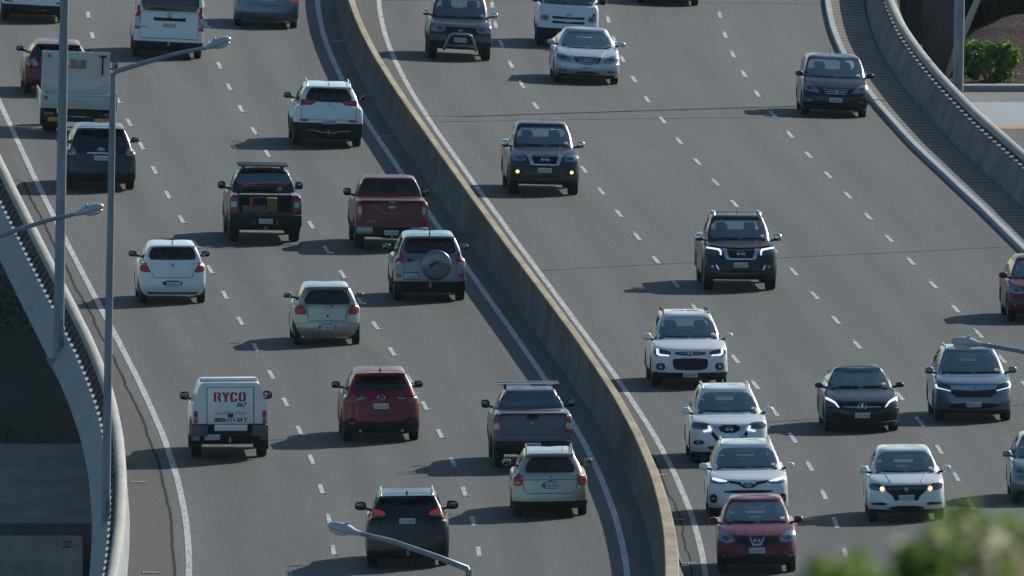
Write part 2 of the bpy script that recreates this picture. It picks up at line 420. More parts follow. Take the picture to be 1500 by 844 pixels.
# outer parapets: concrete wall, round rail on short posts
def parapet(side, label, base, rail_z, top_z, y0, y1, fn, fascia):
    s = -1 if side == 'L' else 1
    r = empty('bridge_parapet', P(fn(base)(0), 0)); tag(r, label, 'parapet')
    c = lambda Y: fn(base)(Y)
    if fascia:      # inner upstand, then a lower ledge and a face that leans outwards
        sec = lambda Y: [(c(Y) + .20, -.02), (c(Y) + .12, .67), (c(Y) + .10, .69), (c(Y) - .05, .69), (c(Y) - .07, top_z), (c(Y) - .30, top_z), (c(Y) - .68, -.10), (c(Y) - .62, -.2), (c(Y) + .1, -.85), (c(Y) + .20, -.85)]
    else:
        sec = lambda Y: [(c(Y) - .52, -.02), (c(Y) - .17, top_z - .02), (c(Y) - .15, top_z), (c(Y) + .27, top_z), (c(Y) + .29, top_z - .02), (c(Y) + .30, -.82), (c(Y) + .28, -.85), (c(Y) - .52, -.85)]
    local(sweep('parapet_wall', sec, YS, M['concrete_fascia'] if fascia else M['concrete_parapet'], smooth=20), r)
    k = 14; rad = .125
    local(sweep('rail', lambda Y: [(c(Y) + rad * 1.05 * math.cos(2 * math.pi * i / k), rail_z + rad * .95 * math.sin(2 * math.pi * i / k)) for i in range(k)], list(np.arange(-318, 213, 1.5)), M['concrete_rail'], smooth=60), r)
    for Y in np.arange(y0, y1, 2.):
        bm = bmesh.new(); A = []
        for (o, z) in (((-.25, top_z - .01), (-.19, .76), (-.03, .90), (.05, .90), (.07, .715), (-.10, .66)) if fascia else ((.19, top_z - .01), (.15, top_z + .10), (.02, rail_z - .05), (-.06, rail_z - .05), (-.03, top_z + .08), (-.03, top_z - .01))):
            A.append([bm.verts.new(P(c(Y + dy) + o, Y + dy, z)) for dy in ((-.30, .30) if fascia else (-.42, .42))])
        for i in range(6):
            j = (i + 1) % 6; bm.faces.new((A[i][0], A[j][0], A[j][1], A[i][1]))
        bm.faces.new([a[0] for a in A][::-1]); bm.faces.new([a[1] for a in A])
        local(bm_obj('post', bm, M['concrete_parapet']), r)
    return r
parapet('L', 'concrete parapet with a thick round rail along the left edge above the dark drop', -12.05, .96, .56, -132, 66, lo, True)
parapet('R', 'concrete parapet with a thick round rail along the upper right edge beside the slab footing', 15.48, 1.05, .80, 40, 168, ro, False)

# drain slots in the channels
for i, (o, Y) in enumerate(((-11.75, -72.5), (-11.7, -101.3), (.50, -71.5), (.50, -86.5), (.50, -100.8), (-.55, 61.5), (-.55, 106.))):
    d = empty('drain_grate', P(o, Y, .006)); tag(d, ['slotted drain by the left parapet beside the van shadow', 'slotted drain low down by the left parapet', 'slotted drain right of the median, highest of three', 'slotted drain right of the median, middle of three', 'slotted drain right of the median, lowest of three', 'slotted drain in the shaded gutter left of the median, above the red ute', 'slotted drain in the shaded gutter left of the median near the top edge'][i], 'drain', 'slotted drains along the channels')
    box('grate_frame', (0, 0, .003), (.40, .5, .006), M['black'], d, 0)
    for k in range(6): box('grate_bar', (-.16 + .064 * k, 0, .008), (.03, .46, .012), M['kerb'], d, 0)

# street lamps
def lamp(label, X, Y, z0, h, side, length=2.75, tilt=0., rise=.62, r0=.145, r1=.075, base='corbel', dy=0.):
    t = empty('street_lamp', (X, Y, z0)); tag(t, label, 'street lamp', 'street lamps')
    lean = .018
    tube('pole', [(0, 0, 0), (lean * h * .5, 0, h * .5), (lean * h, 0, h)], [r0, (r0 + r1) / 2, r1], M['steel_pole'], t, 12)
    x0 = lean * h; L = side * length
    a = tube('arm', [(x0, 0, h - .12), (x0 + L * .02, dy * .02, h + .02), (x0 + L * .3, dy * .3, h + rise * .36), (x0 + L * .7, dy * .7, h + rise * .78), (x0 + L, dy, h + rise)], [.062, .06, .055, .048, .042], M['steel_pole'], t, 8)
    # lamp head: neck, hood and glass bowl
    hd = bmesh.new(); n = 12; rows = []
    for d, w, up, dn in ((-.02, .05, .05, .05), (.10, .075, .07, .07), (.22, .12, .12, .09), (.38, .15, .14, .10), (.54, .14, .12, .09), (.66, .08, .08, .05), (.70, .01, .03, .02)):
        row = []
        for k in range(n):
            a_ = 2 * math.pi * k / n; zz = math.sin(a_)
            row.append(hd.verts.new((d * side, w * math.cos(a_), zz * (up if zz > 0 else dn))))
        rows.append(row)
    for p, q_ in zip(rows[:-1], rows[1:]):
        for k in range(n): hd.faces.new((p[k], p[(k + 1) % n], q_[(k + 1) % n], q_[k]))
    hd.faces.new(rows[0][::-1]); hd.faces.new(rows[-1])
    o = bm_obj('lamp_head', hd, M['lamp_grey'], t, 50); o.location = (x0 + L, dy, h + rise); o.rotation_euler = (0, -side * tilt, 0); o.scale = (.88, .88, .88)
    bw = bmesh.new(); bmesh.ops.create_uvsphere(bw, u_segments=14, v_segments=8, radius=1)
    for v in bw.verts: v.co = Vector((v.co.x * .21 + side * .44, v.co.y * .115, v.co.z * .07 - .085))
    bm_obj('lamp_bowl', bw, M['lamp_lens'], o, 60)
    cb = box('photocell', (side * .30, 0, .14), (.07, .07, .07), M['lamp_grey'], o, .015)
    if base == 'corbel':
        box('base_plate', (0, 0, .01), (.46, .42, .05), M['steel_pole'], t, .01)
        bm = bmesh.new(); V = [bm.verts.new(v) for v in ((-.30, -.22, -.015), (.34, -.22, -.015), (.34, .22, -.015), (-.30, .22, -.015), (.28, -.10, -1.0), (.34, -.10, -1.0), (.34, .10, -1.0), (.28, .10, -1.0))]
        for f in ((0, 1, 2, 3), (4, 5, 6, 7), (0, 1, 5, 4), (1, 2, 6, 5), (2, 3, 7, 6), (3, 0, 4, 7)): bm.faces.new([V[i] for i in f])
        bm_obj('corbel', bm, M['concrete_fascia'], t)
    else: box('base_plate', (0, 0, .03), (.42, .42, .06), M['steel_pole'], t, .01)
    return t
xa = xm(-31.0); xb = xm(-91.5); xc = xm(-150.)
lamp('tall grey lamp pole on a corbel outside the left parapet, its head above the frame', -11.15, -31.04, .10, 13.0, 1, r0=.135, r1=.09)
lamp('grey street lamp at lower left whose arm reaches over the white van', -9.35, -91.5, -.1, 10.75, 1, 2.12, tilt=.35, rise=.55, r0=.105, r1=.07, dy=.3)
lamp('grey lamp head and arm reaching in from the left edge, over the dark blue car', -11.45, -150.1, -.1, 10.55, 1, 1.92, tilt=.28, rise=.56, r0=.105, r1=.07, dy=.3)
lamp('grey street lamp at the bottom whose arm crosses the large black crossover', -.98, -253.9, .85, 9.95, -1, 2.05, tilt=-.10 + .35, rise=.68, r0=.10, r1=.06, base='plate')
lamp('grey lamp head and arm reaching in from the right edge, above the blue grey crossover', 11.55, -207., .1, 11.3, -1, 2.40, tilt=.10, rise=.55, r0=.10, r1=.06, base='plate')
lamp('thick lamp pole rising behind the right parapet beside the green shrub', 12.36, 90.7, -2.0, 13.5, -1, 2.8, tilt=.3, rise=.55, r0=.15, r1=.12, base='plate')

# ---- below on the left: lower road, abutment wall and shaded growth
def slab(name, c, s, m, bev=.02): return box(name, c, s, m, None, bev)
lr = mesh_obj('lower_road', [(-40, 12, -7), (-7, 12, -7), (-7, 42.4, -7), (-40, 42.4, -7)], [(0, 1, 2, 3)], M['concrete_dark'], uvs=[(-40, 12), (-7, 12), (-7, 42), (-40, 42)])
lr.data.materials.clear(); lr.data.materials.append(concrete('lower_road_surface', (.22, .205, .185), (.42, .395, .36), False)); struct(lr)
tag(slab('road_edge_beam', (-23.5, 11.9, -7.28), (33, .5, .55), M['concrete_dark']), 'dark concrete edge beam of the lower road, under the left parapet', 'beam')
rail_ = tube('edge_pipe', [(-40, 11.6, -6.93), (-10.6, 11.6, -6.93)], .035, M['tin']); tag(rail_, 'thin pipe running along the lower road edge', 'pipe')
aw = empty('abutment_wall', (-15, 7.6, -9.5)); tag(aw, 'pale abutment wall with a dark diamond mark, at the lower left', 'wall')
box('wall_face', (-5 + .2, 0, 1.62), (17.6, .4, 1.75), concrete('abutment_concrete', (.30, .285, .26), (.52, .50, .46), False), aw, .02)
bm = bmesh.new()
def tri(bm, pts, y):
    A = [bm.verts.new((x, y, z)) for x, z in pts]; B = [bm.verts.new((x, y + .01, z)) for x, z in pts]
    bm.faces.new(A); bm.faces.new(B[::-1])
    for i in range(len(pts)): j = (i + 1) % len(pts); bm.faces.new((A[i], B[i], B[j], A[j]))
ex, ez = 3.62, 2.30
tri(bm, [(ex - .14, ez + .04), (ex, ez + .10), (ex + .14, ez + .04), (ex + .08, ez + .04), (ex, ez + .065), (ex - .08, ez + .04)], -.212)
tri(bm, [(ex - .14, ez - .04), (ex, ez - .10), (ex + .14, ez - .04), (ex + .08, ez - .04), (ex, ez - .065), (ex - .08, ez - .04)], -.212)
for k in (-.30, -.24, -.05, .0, .06, .20, .26): tri(bm, [(ex + k, ez - .018), (ex + k + .022, ez - .018), (ex + k + .03, ez + .018), (ex + k + .008, ez + .018)], -.212)
bm_obj('diamond_mark', bm, M['ink'], aw)
box('wall_edge_strip', (3.98, -.02, 1.95), (.05, .44, 1.0), M['kerb'], aw, .006)
tag(slab('concrete_block', (-17.9, 3.2, -8.75), (13.2, 2.2, .9), M['concrete_dark'], .04), 'long low concrete block lying in front of the abutment wall', 'concrete block')
tag(slab('timber_plank', (-11.0, 2.2, -8.95), (1.0, .3, .12), M['wood'], .02), 'short pale plank right of the long concrete block', 'plank')
pz = tube('thin_post', [(-12.35, -2, -9.6), (-12.35, -2, -7.75)], .04, M['grey_plastic']); tag(pz, 'thin dark post standing in the lower left corner', 'post')

def leaf_cloud(n, shape, size, seed, stretch=1.6, up=.3):
    """many small bent leaf faces; shape(rng) gives each leaf's place and outward direction"""
    rg = random.Random(seed); V = []; F = []
    for _ in range(n):
        p, d = shape(rg); p = Vector(p)
        d = (Vector(d) + Vector((rg.uniform(-1, 1), rg.uniform(-1, 1), rg.uniform(-1, 1) + up)) * .8).normalized()
        t = d.orthogonal().normalized(); t = Matrix.Rotation(rg.uniform(0, 6.28), 3, d) @ t; b = d.cross(t)
        s = size * rg.uniform(.55, 1.3); i = len(V)
        V += [p - t * s * stretch * .5, p + b * s * .42 + d * s * .10, p + t * s * stretch * .5 - d * s * .15, p - b * s * .42 + d * s * .10]
        F += [(i, i + 1, i + 2), (i, i + 2, i + 3)]
    return V, F
def leaf_mat(name, a, b, c, rough=.45):
    m = mat(name, a, rough, spec=.5); q = NB(m); g = q.n('NewGeometry')
    q.base(q.ramp(g.outputs['Random Per Island'], [(.0, a), (.55, b), (1., c)]))
    t = q.n('BsdfTranslucent'); q.l(q.b.inputs['Base Color'].links[0].from_socket, t.inputs[0]); mx = q.n('MixShader'); mx.inputs[0].default_value = .55
    q.l(q.b.outputs[0], mx.inputs[1]); q.l(t.outputs[0], mx.inputs[2]); q.l(mx.outputs[0], m.node_tree.nodes['Material Output'].inputs[0])
    return m
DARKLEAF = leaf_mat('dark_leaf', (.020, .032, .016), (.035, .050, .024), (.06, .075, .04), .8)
def sh(rg):
    cx = rg.gauss(0, 1); k = rg.randint(0, 39); rr = random.Random(k)
    c = Vector((rr.uniform(-32, -8), rr.uniform(46, 150), -9.3)); d = Vector((rg.gauss(0, 1), rg.gauss(0, 1), abs(rg.gauss(0, .9)))).normalized()
    return c + Vector((d.x * 2.6, d.y * 3.2, d.z * rr.uniform(1., 2.6))) * rg.uniform(.6, 1.), d
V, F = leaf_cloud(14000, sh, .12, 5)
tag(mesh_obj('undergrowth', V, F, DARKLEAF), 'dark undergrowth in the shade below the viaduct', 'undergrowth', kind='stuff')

# ---- beyond the right parapet: slip road, bank, shrub, dark wall
er = mat('bank_mulch', (.10, .07, .05), 1., spec=.1); q = NB(er)
n1 = q.noise(q.mapping(q.obj(), (2., .35, 2.)), 5, 6, .85); q.base(q.ramp(n1, [(.36, (.022, .012, .010)), (.48, (.085, .050, .040)), (.58, (.13, .085, .070)), (.66, (.40, .34, .30))])); q.bump(n1, 1., .25)
def bank_z(x, y):
    k = sstep((y - 119.5) / 15); return -2.02 + (.80 + .25 * sstep((x - 13.6) / 1.5)) * k * sstep((x - 12.2) / 2.0) + .03 * math.sin(x * 5.1 + y * 1.3)
V = []; F = []; xs = np.concatenate([np.linspace(10.5, 18, 40), np.linspace(19, 90, 12)]); ys = np.concatenate([np.linspace(30, 112, 10), np.linspace(115, 150, 50), np.linspace(155, 260, 10)])
for y in ys:
    for x in xs: V.append((x, y, bank_z(x, y) if y > 119.4 else -2.03))
for i in range(len(ys) - 1):
    for j in range(len(xs) - 1): a = i * len(xs) + j; F.append((a, a + 1, a + len(xs) + 1, a + len(xs)))
struct(mesh_obj('earth_bank', V, F, er, smooth=80))
def flat(name, y0, y1, z, m, x0=11.5, x1=70, sk=.0):
    return struct(mesh_obj(name, [(x0, y0, z), (x1, y0 + sk, z), (x1, y1 + sk, z), (x0, y1, z)], [(0, 1, 2, 3)], m, uvs=[(x0, y0), (x1, y0), (x1, y1), (x0, y1)]))
flat('slip_road', 60, 99, -2.0, asphalt('slip_asphalt', (.065, .066, .066), (.085, .085, .085), False))
flat('slip_line', 98.6, 99.9, -1.992, mat('orange_line', (.45, .20, .03), .7), sk=1.2)
flat('slip_pavement', 99, 111.5, -1.998, concrete('pale_pavement', (.27, .30, .33), (.34, .37, .40), False))
flat('slip_dark_strip', 111.5, 116.2, -1.996, concrete('dark_strip_concrete', (.13, .13, .13), (.18, .18, .175), False))  # darker band laid between the kerb and the pale pavement
struct(slab('slip_kerb', (41, 117.0, -1.93), (59, .9, .20), M['kerb']))
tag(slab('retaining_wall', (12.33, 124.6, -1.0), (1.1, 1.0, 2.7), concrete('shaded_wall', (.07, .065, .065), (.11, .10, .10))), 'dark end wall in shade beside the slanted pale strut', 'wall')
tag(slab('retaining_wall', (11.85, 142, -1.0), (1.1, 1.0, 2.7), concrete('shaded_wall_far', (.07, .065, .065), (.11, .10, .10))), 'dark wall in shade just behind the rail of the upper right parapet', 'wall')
x0 = 12.42
st = tube('slanted_strut', [(x0 - .02, 122.9, -2.1), (x0 + .28, 122.9, -1.25), (x0 + .52, 122.9, -.65), (x0 + .92, 122.9, .3)], [.07, .12, .12, .10], concrete('strut_concrete', (.40, .36, .28), (.50, .46, .37), False), n=6)
tag(st, 'slanted pale concrete strut between the dark wall and the lamp pole', 'strut')
SHRUB = leaf_mat('shrub_leaf', (.05, .12, .02), (.13, .25, .04), (.30, .42, .10), .22)
def sh2(rg):
    k = rg.randint(0, 21); rr = random.Random(100 + k)
    c = Vector((13.62 + rr.uniform(-.62, .72), 121.5 + rr.uniform(-.6, .6), -1.62 + rr.uniform(-.35, .65) * (1 - .5 * abs(rr.uniform(-1, 1)))))
    d = Vector((rg.gauss(0, 1), rg.gauss(0, 1), rg.gauss(.2, 1))).normalized()
    return c + d * rg.uniform(.08, .30), d
sb = empty('leafy_shrub', (13.6, 121.5, -2)); tag(sb, 'bright green glossy shrub at the foot of the brown bank, right of the lamp pole', 'shrub')
V, F = leaf_cloud(2000, sh2, .14, 9); f = mesh_obj('foliage', V, F, SHRUB); local(f, sb)
bm = bmesh.new()
for k in range(6): tube_bm(bm, [(0, 0, -.05), (.2 * math.cos(k), .2 * math.sin(k * 1.7), .3), (.45 * math.cos(k), .4 * math.sin(k * 1.7), .65)], [.03, .02, .01], 5)
bm_obj('stems', bm, M['wood'], sb)
for i, (x, y, zc, r_) in enumerate(((14.7, 139.5, -1.05, .95), (13.75, 140, -1.15, .9), (16.2, 141, -.7, 1.3))):
    def sh3(rg, x=x, y=y, zc=zc, r_=r_):
        k = rg.randint(0, 8); rr = random.Random(k + i * 31); c = Vector((x, y, zc)) + Vector((rr.uniform(-1, 1), rr.uniform(-1, 1), rr.uniform(-.6, 1))) * r_ * .55
        d = Vector((rg.gauss(0, 1), rg.gauss(0, 1), rg.gauss(0, 1))).normalized(); return c + d * r_ * rg.uniform(.35, .6), d
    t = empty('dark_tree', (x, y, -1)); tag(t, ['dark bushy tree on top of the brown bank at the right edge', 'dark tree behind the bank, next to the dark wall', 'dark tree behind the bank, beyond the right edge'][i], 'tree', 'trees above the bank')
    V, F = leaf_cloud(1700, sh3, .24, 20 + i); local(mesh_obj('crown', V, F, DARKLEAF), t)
    tube('trunk', [(0, 0, -1.2), (.05, 0, 1.0)], [.16, .09], M['wood'], t)

# ---- the bush right in front of the viewpoint, out of focus
bx_, by_ = .86, -902.
gz = hill_z(bx_, by_)
bs = empty('flowering_bush', (bx_, by_, gz)); tag(bs, 'blurred green bush with pale flowers and painted glints close to the viewpoint, bottom right corner', 'bush')
BUSHLEAF = leaf_mat('bush_leaf', (.085, .15, .025), (.17, .255, .05), (.33, .42, .14), .4)
TOP = 57.13
def sh4(rg):
    k = rg.randint(0, 159); rr = random.Random(300 + k); x = rr.uniform(.46, .95)
    top = float(np.interp(x, (.40, .50, .56, .62, .70, .80, .95, 1.3), (56.99, 57.06, 57.05, 57.118, 57.142, 57.115, 57.13, 57.0)))
    c = Vector((x, by_ + rr.uniform(-.35, .35), top - .03 - (rr.uniform(-.012, .11) if k < 125 else rr.uniform(.08, .7))))
    d = Vector((rg.gauss(0, 1), rg.gauss(0, 1), rg.gauss(.2, 1))).normalized(); return c + d * rg.uniform(.004, .034 if k < 125 else .14), d
V, F = leaf_cloud(3400, sh4, .032, 13, 2.0); local(mesh_obj('foliage', V, F, BUSHLEAF), bs)
BL = leaf_mat('blossom', (.55, .52, .36), (.72, .68, .50), (.85, .82, .66), .6)  # pale flowers, with bright leaf highlights put into the same colour
def sh5(rg):
    k = rg.randint(0, 47); rr = random.Random(900 + k); x = rr.uniform(.50, .92) if k > 4 else rr.uniform(.47, .58)
    top = float(np.interp(x, (.40, .50, .56, .62, .70, .80, .95, 1.3), (56.99, 57.075, 57.06, 57.125, 57.15, 57.12, 57.14, 57.0)))
    c = Vector((x, by_ - .30 - rr.uniform(0, .2), top - rr.uniform(-.005, .11)))
    d = Vector((rg.gauss(0, 1), rg.gauss(0, 1), rg.gauss(0, 1))).normalized(); return c + d * rr.uniform(.006, .014), d
V, F = leaf_cloud(1500, sh5, .016, 14, 1.2); local(mesh_obj('blossom_glints', V, F, BL), bs)
rg = random.Random(41)
bm = bmesh.new()
for k in range(9): tube_bm(bm, [(rg.uniform(-.1, .1), rg.uniform(-.1, .1), -.3), (rg.uniform(-.2, .3), rg.uniform(-.2, .2), (TOP - gz) * .5), (rg.uniform(-.3, .7), rg.uniform(-.4, .4), TOP - gz - .35)], [.03, .02, .008], 5)
bm_obj('stems', bm, M['wood'], bs)
# ------------------------------------------------------------------ vehicles
SL = .0645                      # how steeply the road is looked down on (for laying out lamps, windows and plates on the bodies)
def chaikin(p, n=1, closed=True):
    for _ in range(n):
        q = []; N = len(p)
        for i in range(N if closed else N - 1):
            a, b = p[i], p[(i + 1) % N]
            q += [(a[0] * .75 + b[0] * .25, a[1] * .75 + b[1] * .25), (a[0] * .25 + b[0] * .75, a[1] * .25 + b[1] * .75)]
        p = q if closed else [p[0]] + q + [p[-1]]
    return p

class Car:
    def __init__(s, name, label, cat, pm, L=4.5, W=1.8, H=1.6, zb=.22, clad=0., zh=.92, zc=1.05, zbelt=1.0, zd=None,
                 yc=1.05, yt=1.85, rb=.14, rt=.45, wb=.88, wt=.68, wbase=2.65, fo=.88, rw=.34, bowF=.14, bowR=.08,
                 crF=(.34, .22), crR=(.22, .14), hoodr=.22, rack=0, bump=None, hood_round=1.0, kind='car', clad_to=None):
        s.__dict__.update({k: v for k, v in locals().items() if k != 's'})
        s.zd = zd if zd is not None else zbelt + .02
        s.root = empty(name); tag(s.root, label, cat)
        s.F = L / 2; s.Rr = -L / 2; s.hw = W / 2
        s.ya = {'F': s.F - fo, 'R': s.F - fo - wbase}
        s.body()
    # ---- body
    def ring(s, hw, yf, yr, knots, crF, crR, bf, br, bulge=.012):
        ax, ay = crF; bx, by = crR; pts = []
        def seg(y0, sg, bow, cx, cy):
            t0 = max(.05, 1 - cx / hw); ts = list(np.linspace(-t0, t0, 7)); ex = [t0 + (1 - t0) * math.sin(R(a)) for a in (28, 52, 74, 90)]
            al = [-x for x in ex[::-1]] + ts + ex
            r = []
            for t in al:
                q = max(0, (abs(t) - t0) / (1 - t0))
                r.append((t * hw, y0 - sg * (bow * min(abs(t), 1) ** 2 + cy * (1 - math.sqrt(max(0, 1 - q * q))))))
            return r
        f = seg(yf, 1, bf, ax, ay); b = seg(yr, -1, br, bx, by)[::-1]
        y0, y1 = f[-1][1], b[0][1]
        side = []
        for k in range(1, 19):
            t = k / 19; side.append((hw * (1 + bulge * 4 * t * (1 - t)), y0 + (y1 - y0) * t))
        pts = f + side + b + [(-x, y) for x, y in side[::-1]]
        ky = [k[0] for k in knots]; kz = [k[1] for k in knots]
        return [Vector((x, y, float(np.interp(y, ky, kz)))) for x, y in pts]
    def body(s):
        F, Rr, hw = s.F, s.Rr, s.hw; c, d = s.crF, s.crR; bf, br = s.bowF, s.bowR
        ycow = F - s.yc; ytop = F - s.yt; yrb = Rr + s.rb; yrt = Rr + s.rt
        zt = s.H - .11
        ute = s.kind == 'ute'; sedan = s.kind == 'sedan'
        if ute: sh = [(Rr, s.zd), (yrb - .12, s.zd), (yrb + .05, s.zbelt), (ycow, s.zc - .03), (F, s.zh)]
        elif sedan: sh = [(Rr, s.zd), (yrb, s.zd + .03), (yrb + .5, s.zbelt), (ycow, s.zc - .02), (F, s.zh)]
        else: sh = [(Rr, s.zd), (yrb + .6, s.zbelt), (ycow, s.zc - .02), (F - .25, s.zh + .03), (F, s.zh)]
        up = lambda dz: [(y, z + dz) for y, z in sh]
        m = min(max(s.clad, .48), .70)
        rings = [
            s.ring(hw * .80, F - .34, Rr + .28, [(0, s.zb + .03)], c, d, bf, br),
            s.ring(hw * .945, F - .12, Rr + .10, [(0, s.zb)], c, d, bf, br),
            s.ring(hw * .985, F - .04, Rr + .03, [(0, s.zb + .08)], c, d, bf, br),
            s.ring(hw * 1., F, Rr, [(0, m - .09)], c, d, bf, br),
            s.ring(hw * 1., F, Rr, [(0, m)], c, d, bf, br),
            s.ring(hw * .998, F - .015, Rr + .015, [(Rr, m + .12), (F, m + .10)], c, d, bf, br),
            s.ring(hw * .992, F - .05, Rr + .05, up(-.20), c, d, bf, br),
            s.ring(hw * .985, F - .09, Rr + .06, up(-.09), c, d, bf, br),
            s.ring(hw * .955, F - .14 * s.hood_round, Rr + .075, up(-.025), c, d, bf * 1.1, br),
            s.ring(hw * .915, F - s.hoodr * s.hood_round, Rr + .09, up(.0), c, d, bf * 1.15, br),
        ]
        # bonnet crown towards the cowl, then the glasshouse
        base = s.ring(hw * s.wb, ycow, yrb, [(Rr, s.zd + .01), (yrb + .02, (s.zd if not sedan else s.zd + .04) + .012), (ycow - .6, s.zbelt + .015), (ycow, s.zc)], (.30, .16), (.20, .10), .10, .05)
        top = s.ring(hw * s.wt, ytop, yrt, [(yrt, zt - .02), (0, zt + .01), (ytop, zt - .015)], (.20, .09), (.14, .07), .07, .04)
        last = rings[-1]
        for t, b_ in ((.3, .022), (.65, .022)):
            rings.append([a.lerp(b, t) + Vector((0, 0, b_ if abs(a.y) > 0 and (a.y > ycow - .1 or (a.y < yrb)) else 0)) for a, b in zip(last, base)])
        rings.append(base)
        for t in (.25, .5, .75):
            rr = []
            for a, b in zip(base, top):
                p = a.lerp(b, t); k = 4 * t * (1 - t)
                n = Vector((p.x / hw, (p.y - (ycow + yrb) / 2) / abs(ycow - yrb) * 1.4, 0))
                rr.append(p + n * .035 * k)
            rings.append(rr)
        rings.append(top)
        cen = Vector((0, (ytop + yrt) / 2, 0))
        for k, dz in ((.955, .045), (.88, .075), (.7, .095), (.4, .108), (.12, .11)):
            rings.append([Vector((p.x * k, cen.y + (p.y - cen.y) * (1 - (1 - k) * .9), p.z + dz)) for p in top])
        n = len(rings[0]); V = [v for r in rings for v in r]; Fc = []; 
        for i in range(len(rings) - 1):
            for j in range(n):
                a, b = i * n + j, i * n + (j + 1) % n
                Fc.append((a, b, b + n, a + n))
        Fc.append(tuple(range(n))[::-1]); k0 = (len(rings) - 1) * n
        Fc.append(tuple(k0 + j for j in range(n)))
        bm = bmesh.new(); vs = [bm.verts.new(v) for v in V]; bm.verts.index_update()
        for f in Fc: bm.faces.new([vs[i] for i in f])
        bmesh.ops.recalc_face_normals(bm, faces=bm.faces[:])
        for f in bm.faces:
            cz = f.calc_center_median()
            if cz.z < s.clad and (s.clad_to is None or cz.y < s.clad_to): f.material_index = 1
            if cz.z < s.zb + .06 and abs(f.normal.z) > .7: f.material_index = 2
        s.bvh = BVHTree.FromBMesh(bm)
        me = bpy.data.meshes.new('body'); bm.to_mesh(me); bm.free()
        for x in (s.pm, M['black'], M['under']): me.materials.append(x)
        s.me = me
        s.ytop, s.yrt, s.ycow, s.yrb, s.zt = ytop, yrt, ycow, yrb, zt
        s.cut = []
        for ya in s.ya.values():
            for sg in (-1, 1):
                bm = bmesh.new()
                bmesh.ops.create_cone(bm, cap_ends=True, segments=28, radius1=s.rw + .055, radius2=s.rw + .055, depth=.7,
                                      matrix=Matrix.Translation((sg * (hw + .05), ya, s.rw)) @ Matrix.Rotation(R(90), 4, 'Y'))
                s.cut.append(bm)
    # a view-plane point (u in half widths, v in metres above the road at the near axle) to the body surface
    def hit(s, face, x, v):
        sg = 1 if face == 'F' else -1
        o = Vector((x, s.ya[face] + sg * 6, v + 6 * SL)); d = Vector((0, -sg, -SL)).normalized()
        h = s.bvh.ray_cast(o, d)
        return h[0] if h[0] is not None else None
    def poly(s, pts): return [(u * s.hw, v) for u, v in pts]
    def patch(s, name, face, pts, m, off=.006, depth=.02, rnd=1, parent=None, mirror=False, grid=.075, raw=False):
        outs = []
        for sgn in ((1, -1) if mirror else (1,)):
            p = [(x * sgn, v) for x, v in (pts if raw else s.poly(pts))]
            if rnd: p = chaikin(p, rnd)
            bm = bmesh.new()
            tri = tessellate_polygon([[Vector((x, v, 0)) for x, v in p]])
            vs = [bm.verts.new((x, v, 0)) for x, v in p]
            for t in tri:
                try: bm.faces.new([vs[i] for i in t])
                except ValueError: pass
            for ax in (0, 1):
                lo = min(a[ax] for a in p); hi = max(a[ax] for a in p)
                k = math.ceil(lo / grid)
                while k * grid < hi:
                    co = [0, 0, 0]; co[ax] = k * grid + 1e-4; no = [0, 0, 0]; no[ax] = 1
                    bmesh.ops.bisect_plane(bm, geom=bm.verts[:] + bm.edges[:] + bm.faces[:], plane_co=co, plane_no=no)
                    k += 1
            sg = 1 if face == 'F' else -1
            hs = {v: s.hit(face, v.co.x, v.co.y) for v in bm.verts}
            ok = [h for h in hs.values() if h is not None]
            if not ok: bm.free(); continue
            ym = min((h.y * sg for h in ok)) * sg
            front = {}
            for v, h in hs.items():
                if h is None:
                    q = Vector((v.co.x, ym, v.co.y + (ym - s.ya[face]) * sg * SL)); r = s.bvh.find_nearest(q); h = r[0] if r[0] is not None else q
                nb = s.bvh.find_nearest(h); nn = nb[1] if nb[1] is not None else Vector((0, sg, 0))
                if nn.y * sg < 0: nn = Vector((0, sg, 0))
                front[v] = (h + nn * off, h + nn * (off - depth))
            fs = bm.faces[:]
            for v in list(front): v.co = front[v][0]
            bmesh.ops.recalc_face_normals(bm, faces=fs)
            if depth:
                bed = [e for e in bm.edges if e.is_boundary]
                back = {}
                for e in bed:
                    for v in e.verts:
                        if v not in back: back[v] = bm.verts.new(front[v][1])
                for e in bed:
                    a, b = e.verts
                    try: bm.faces.new((a, b, back[b], back[a]))
                    except ValueError: pass
            n = sum((f.normal.y for f in fs if f.is_valid)) * sg
            bmesh.ops.recalc_face_normals(bm, faces=bm.faces[:])
            me = bpy.data.meshes.new(name)
            bm.to_mesh(me); bm.free(); me.materials.append(m); smooth_mesh(me, 40)
            o = link(bpy.data.objects.new(name, me), parent or s.root)
            outs.append(o)
        return outs[0] if len(outs) == 1 else outs
    def line(s, name, face, pts, m=None, w=.014, **k):
        p = [Vector((u * s.hw, v)) for u, v in pts]; L = []; Rr = []
        for i, a in enumerate(p):
            d = (p[min(i + 1, len(p) - 1)] - p[max(i - 1, 0)]).normalized(); n = Vector((-d.y, d.x)) * w / 2
            L.append(tuple(a + n)); Rr.append(tuple(a - n))
        return s.patch(name, face, L + Rr[::-1], m or M['black'], rnd=0, raw=True, off=k.pop('off', .004), depth=k.pop('depth', .012), **k)
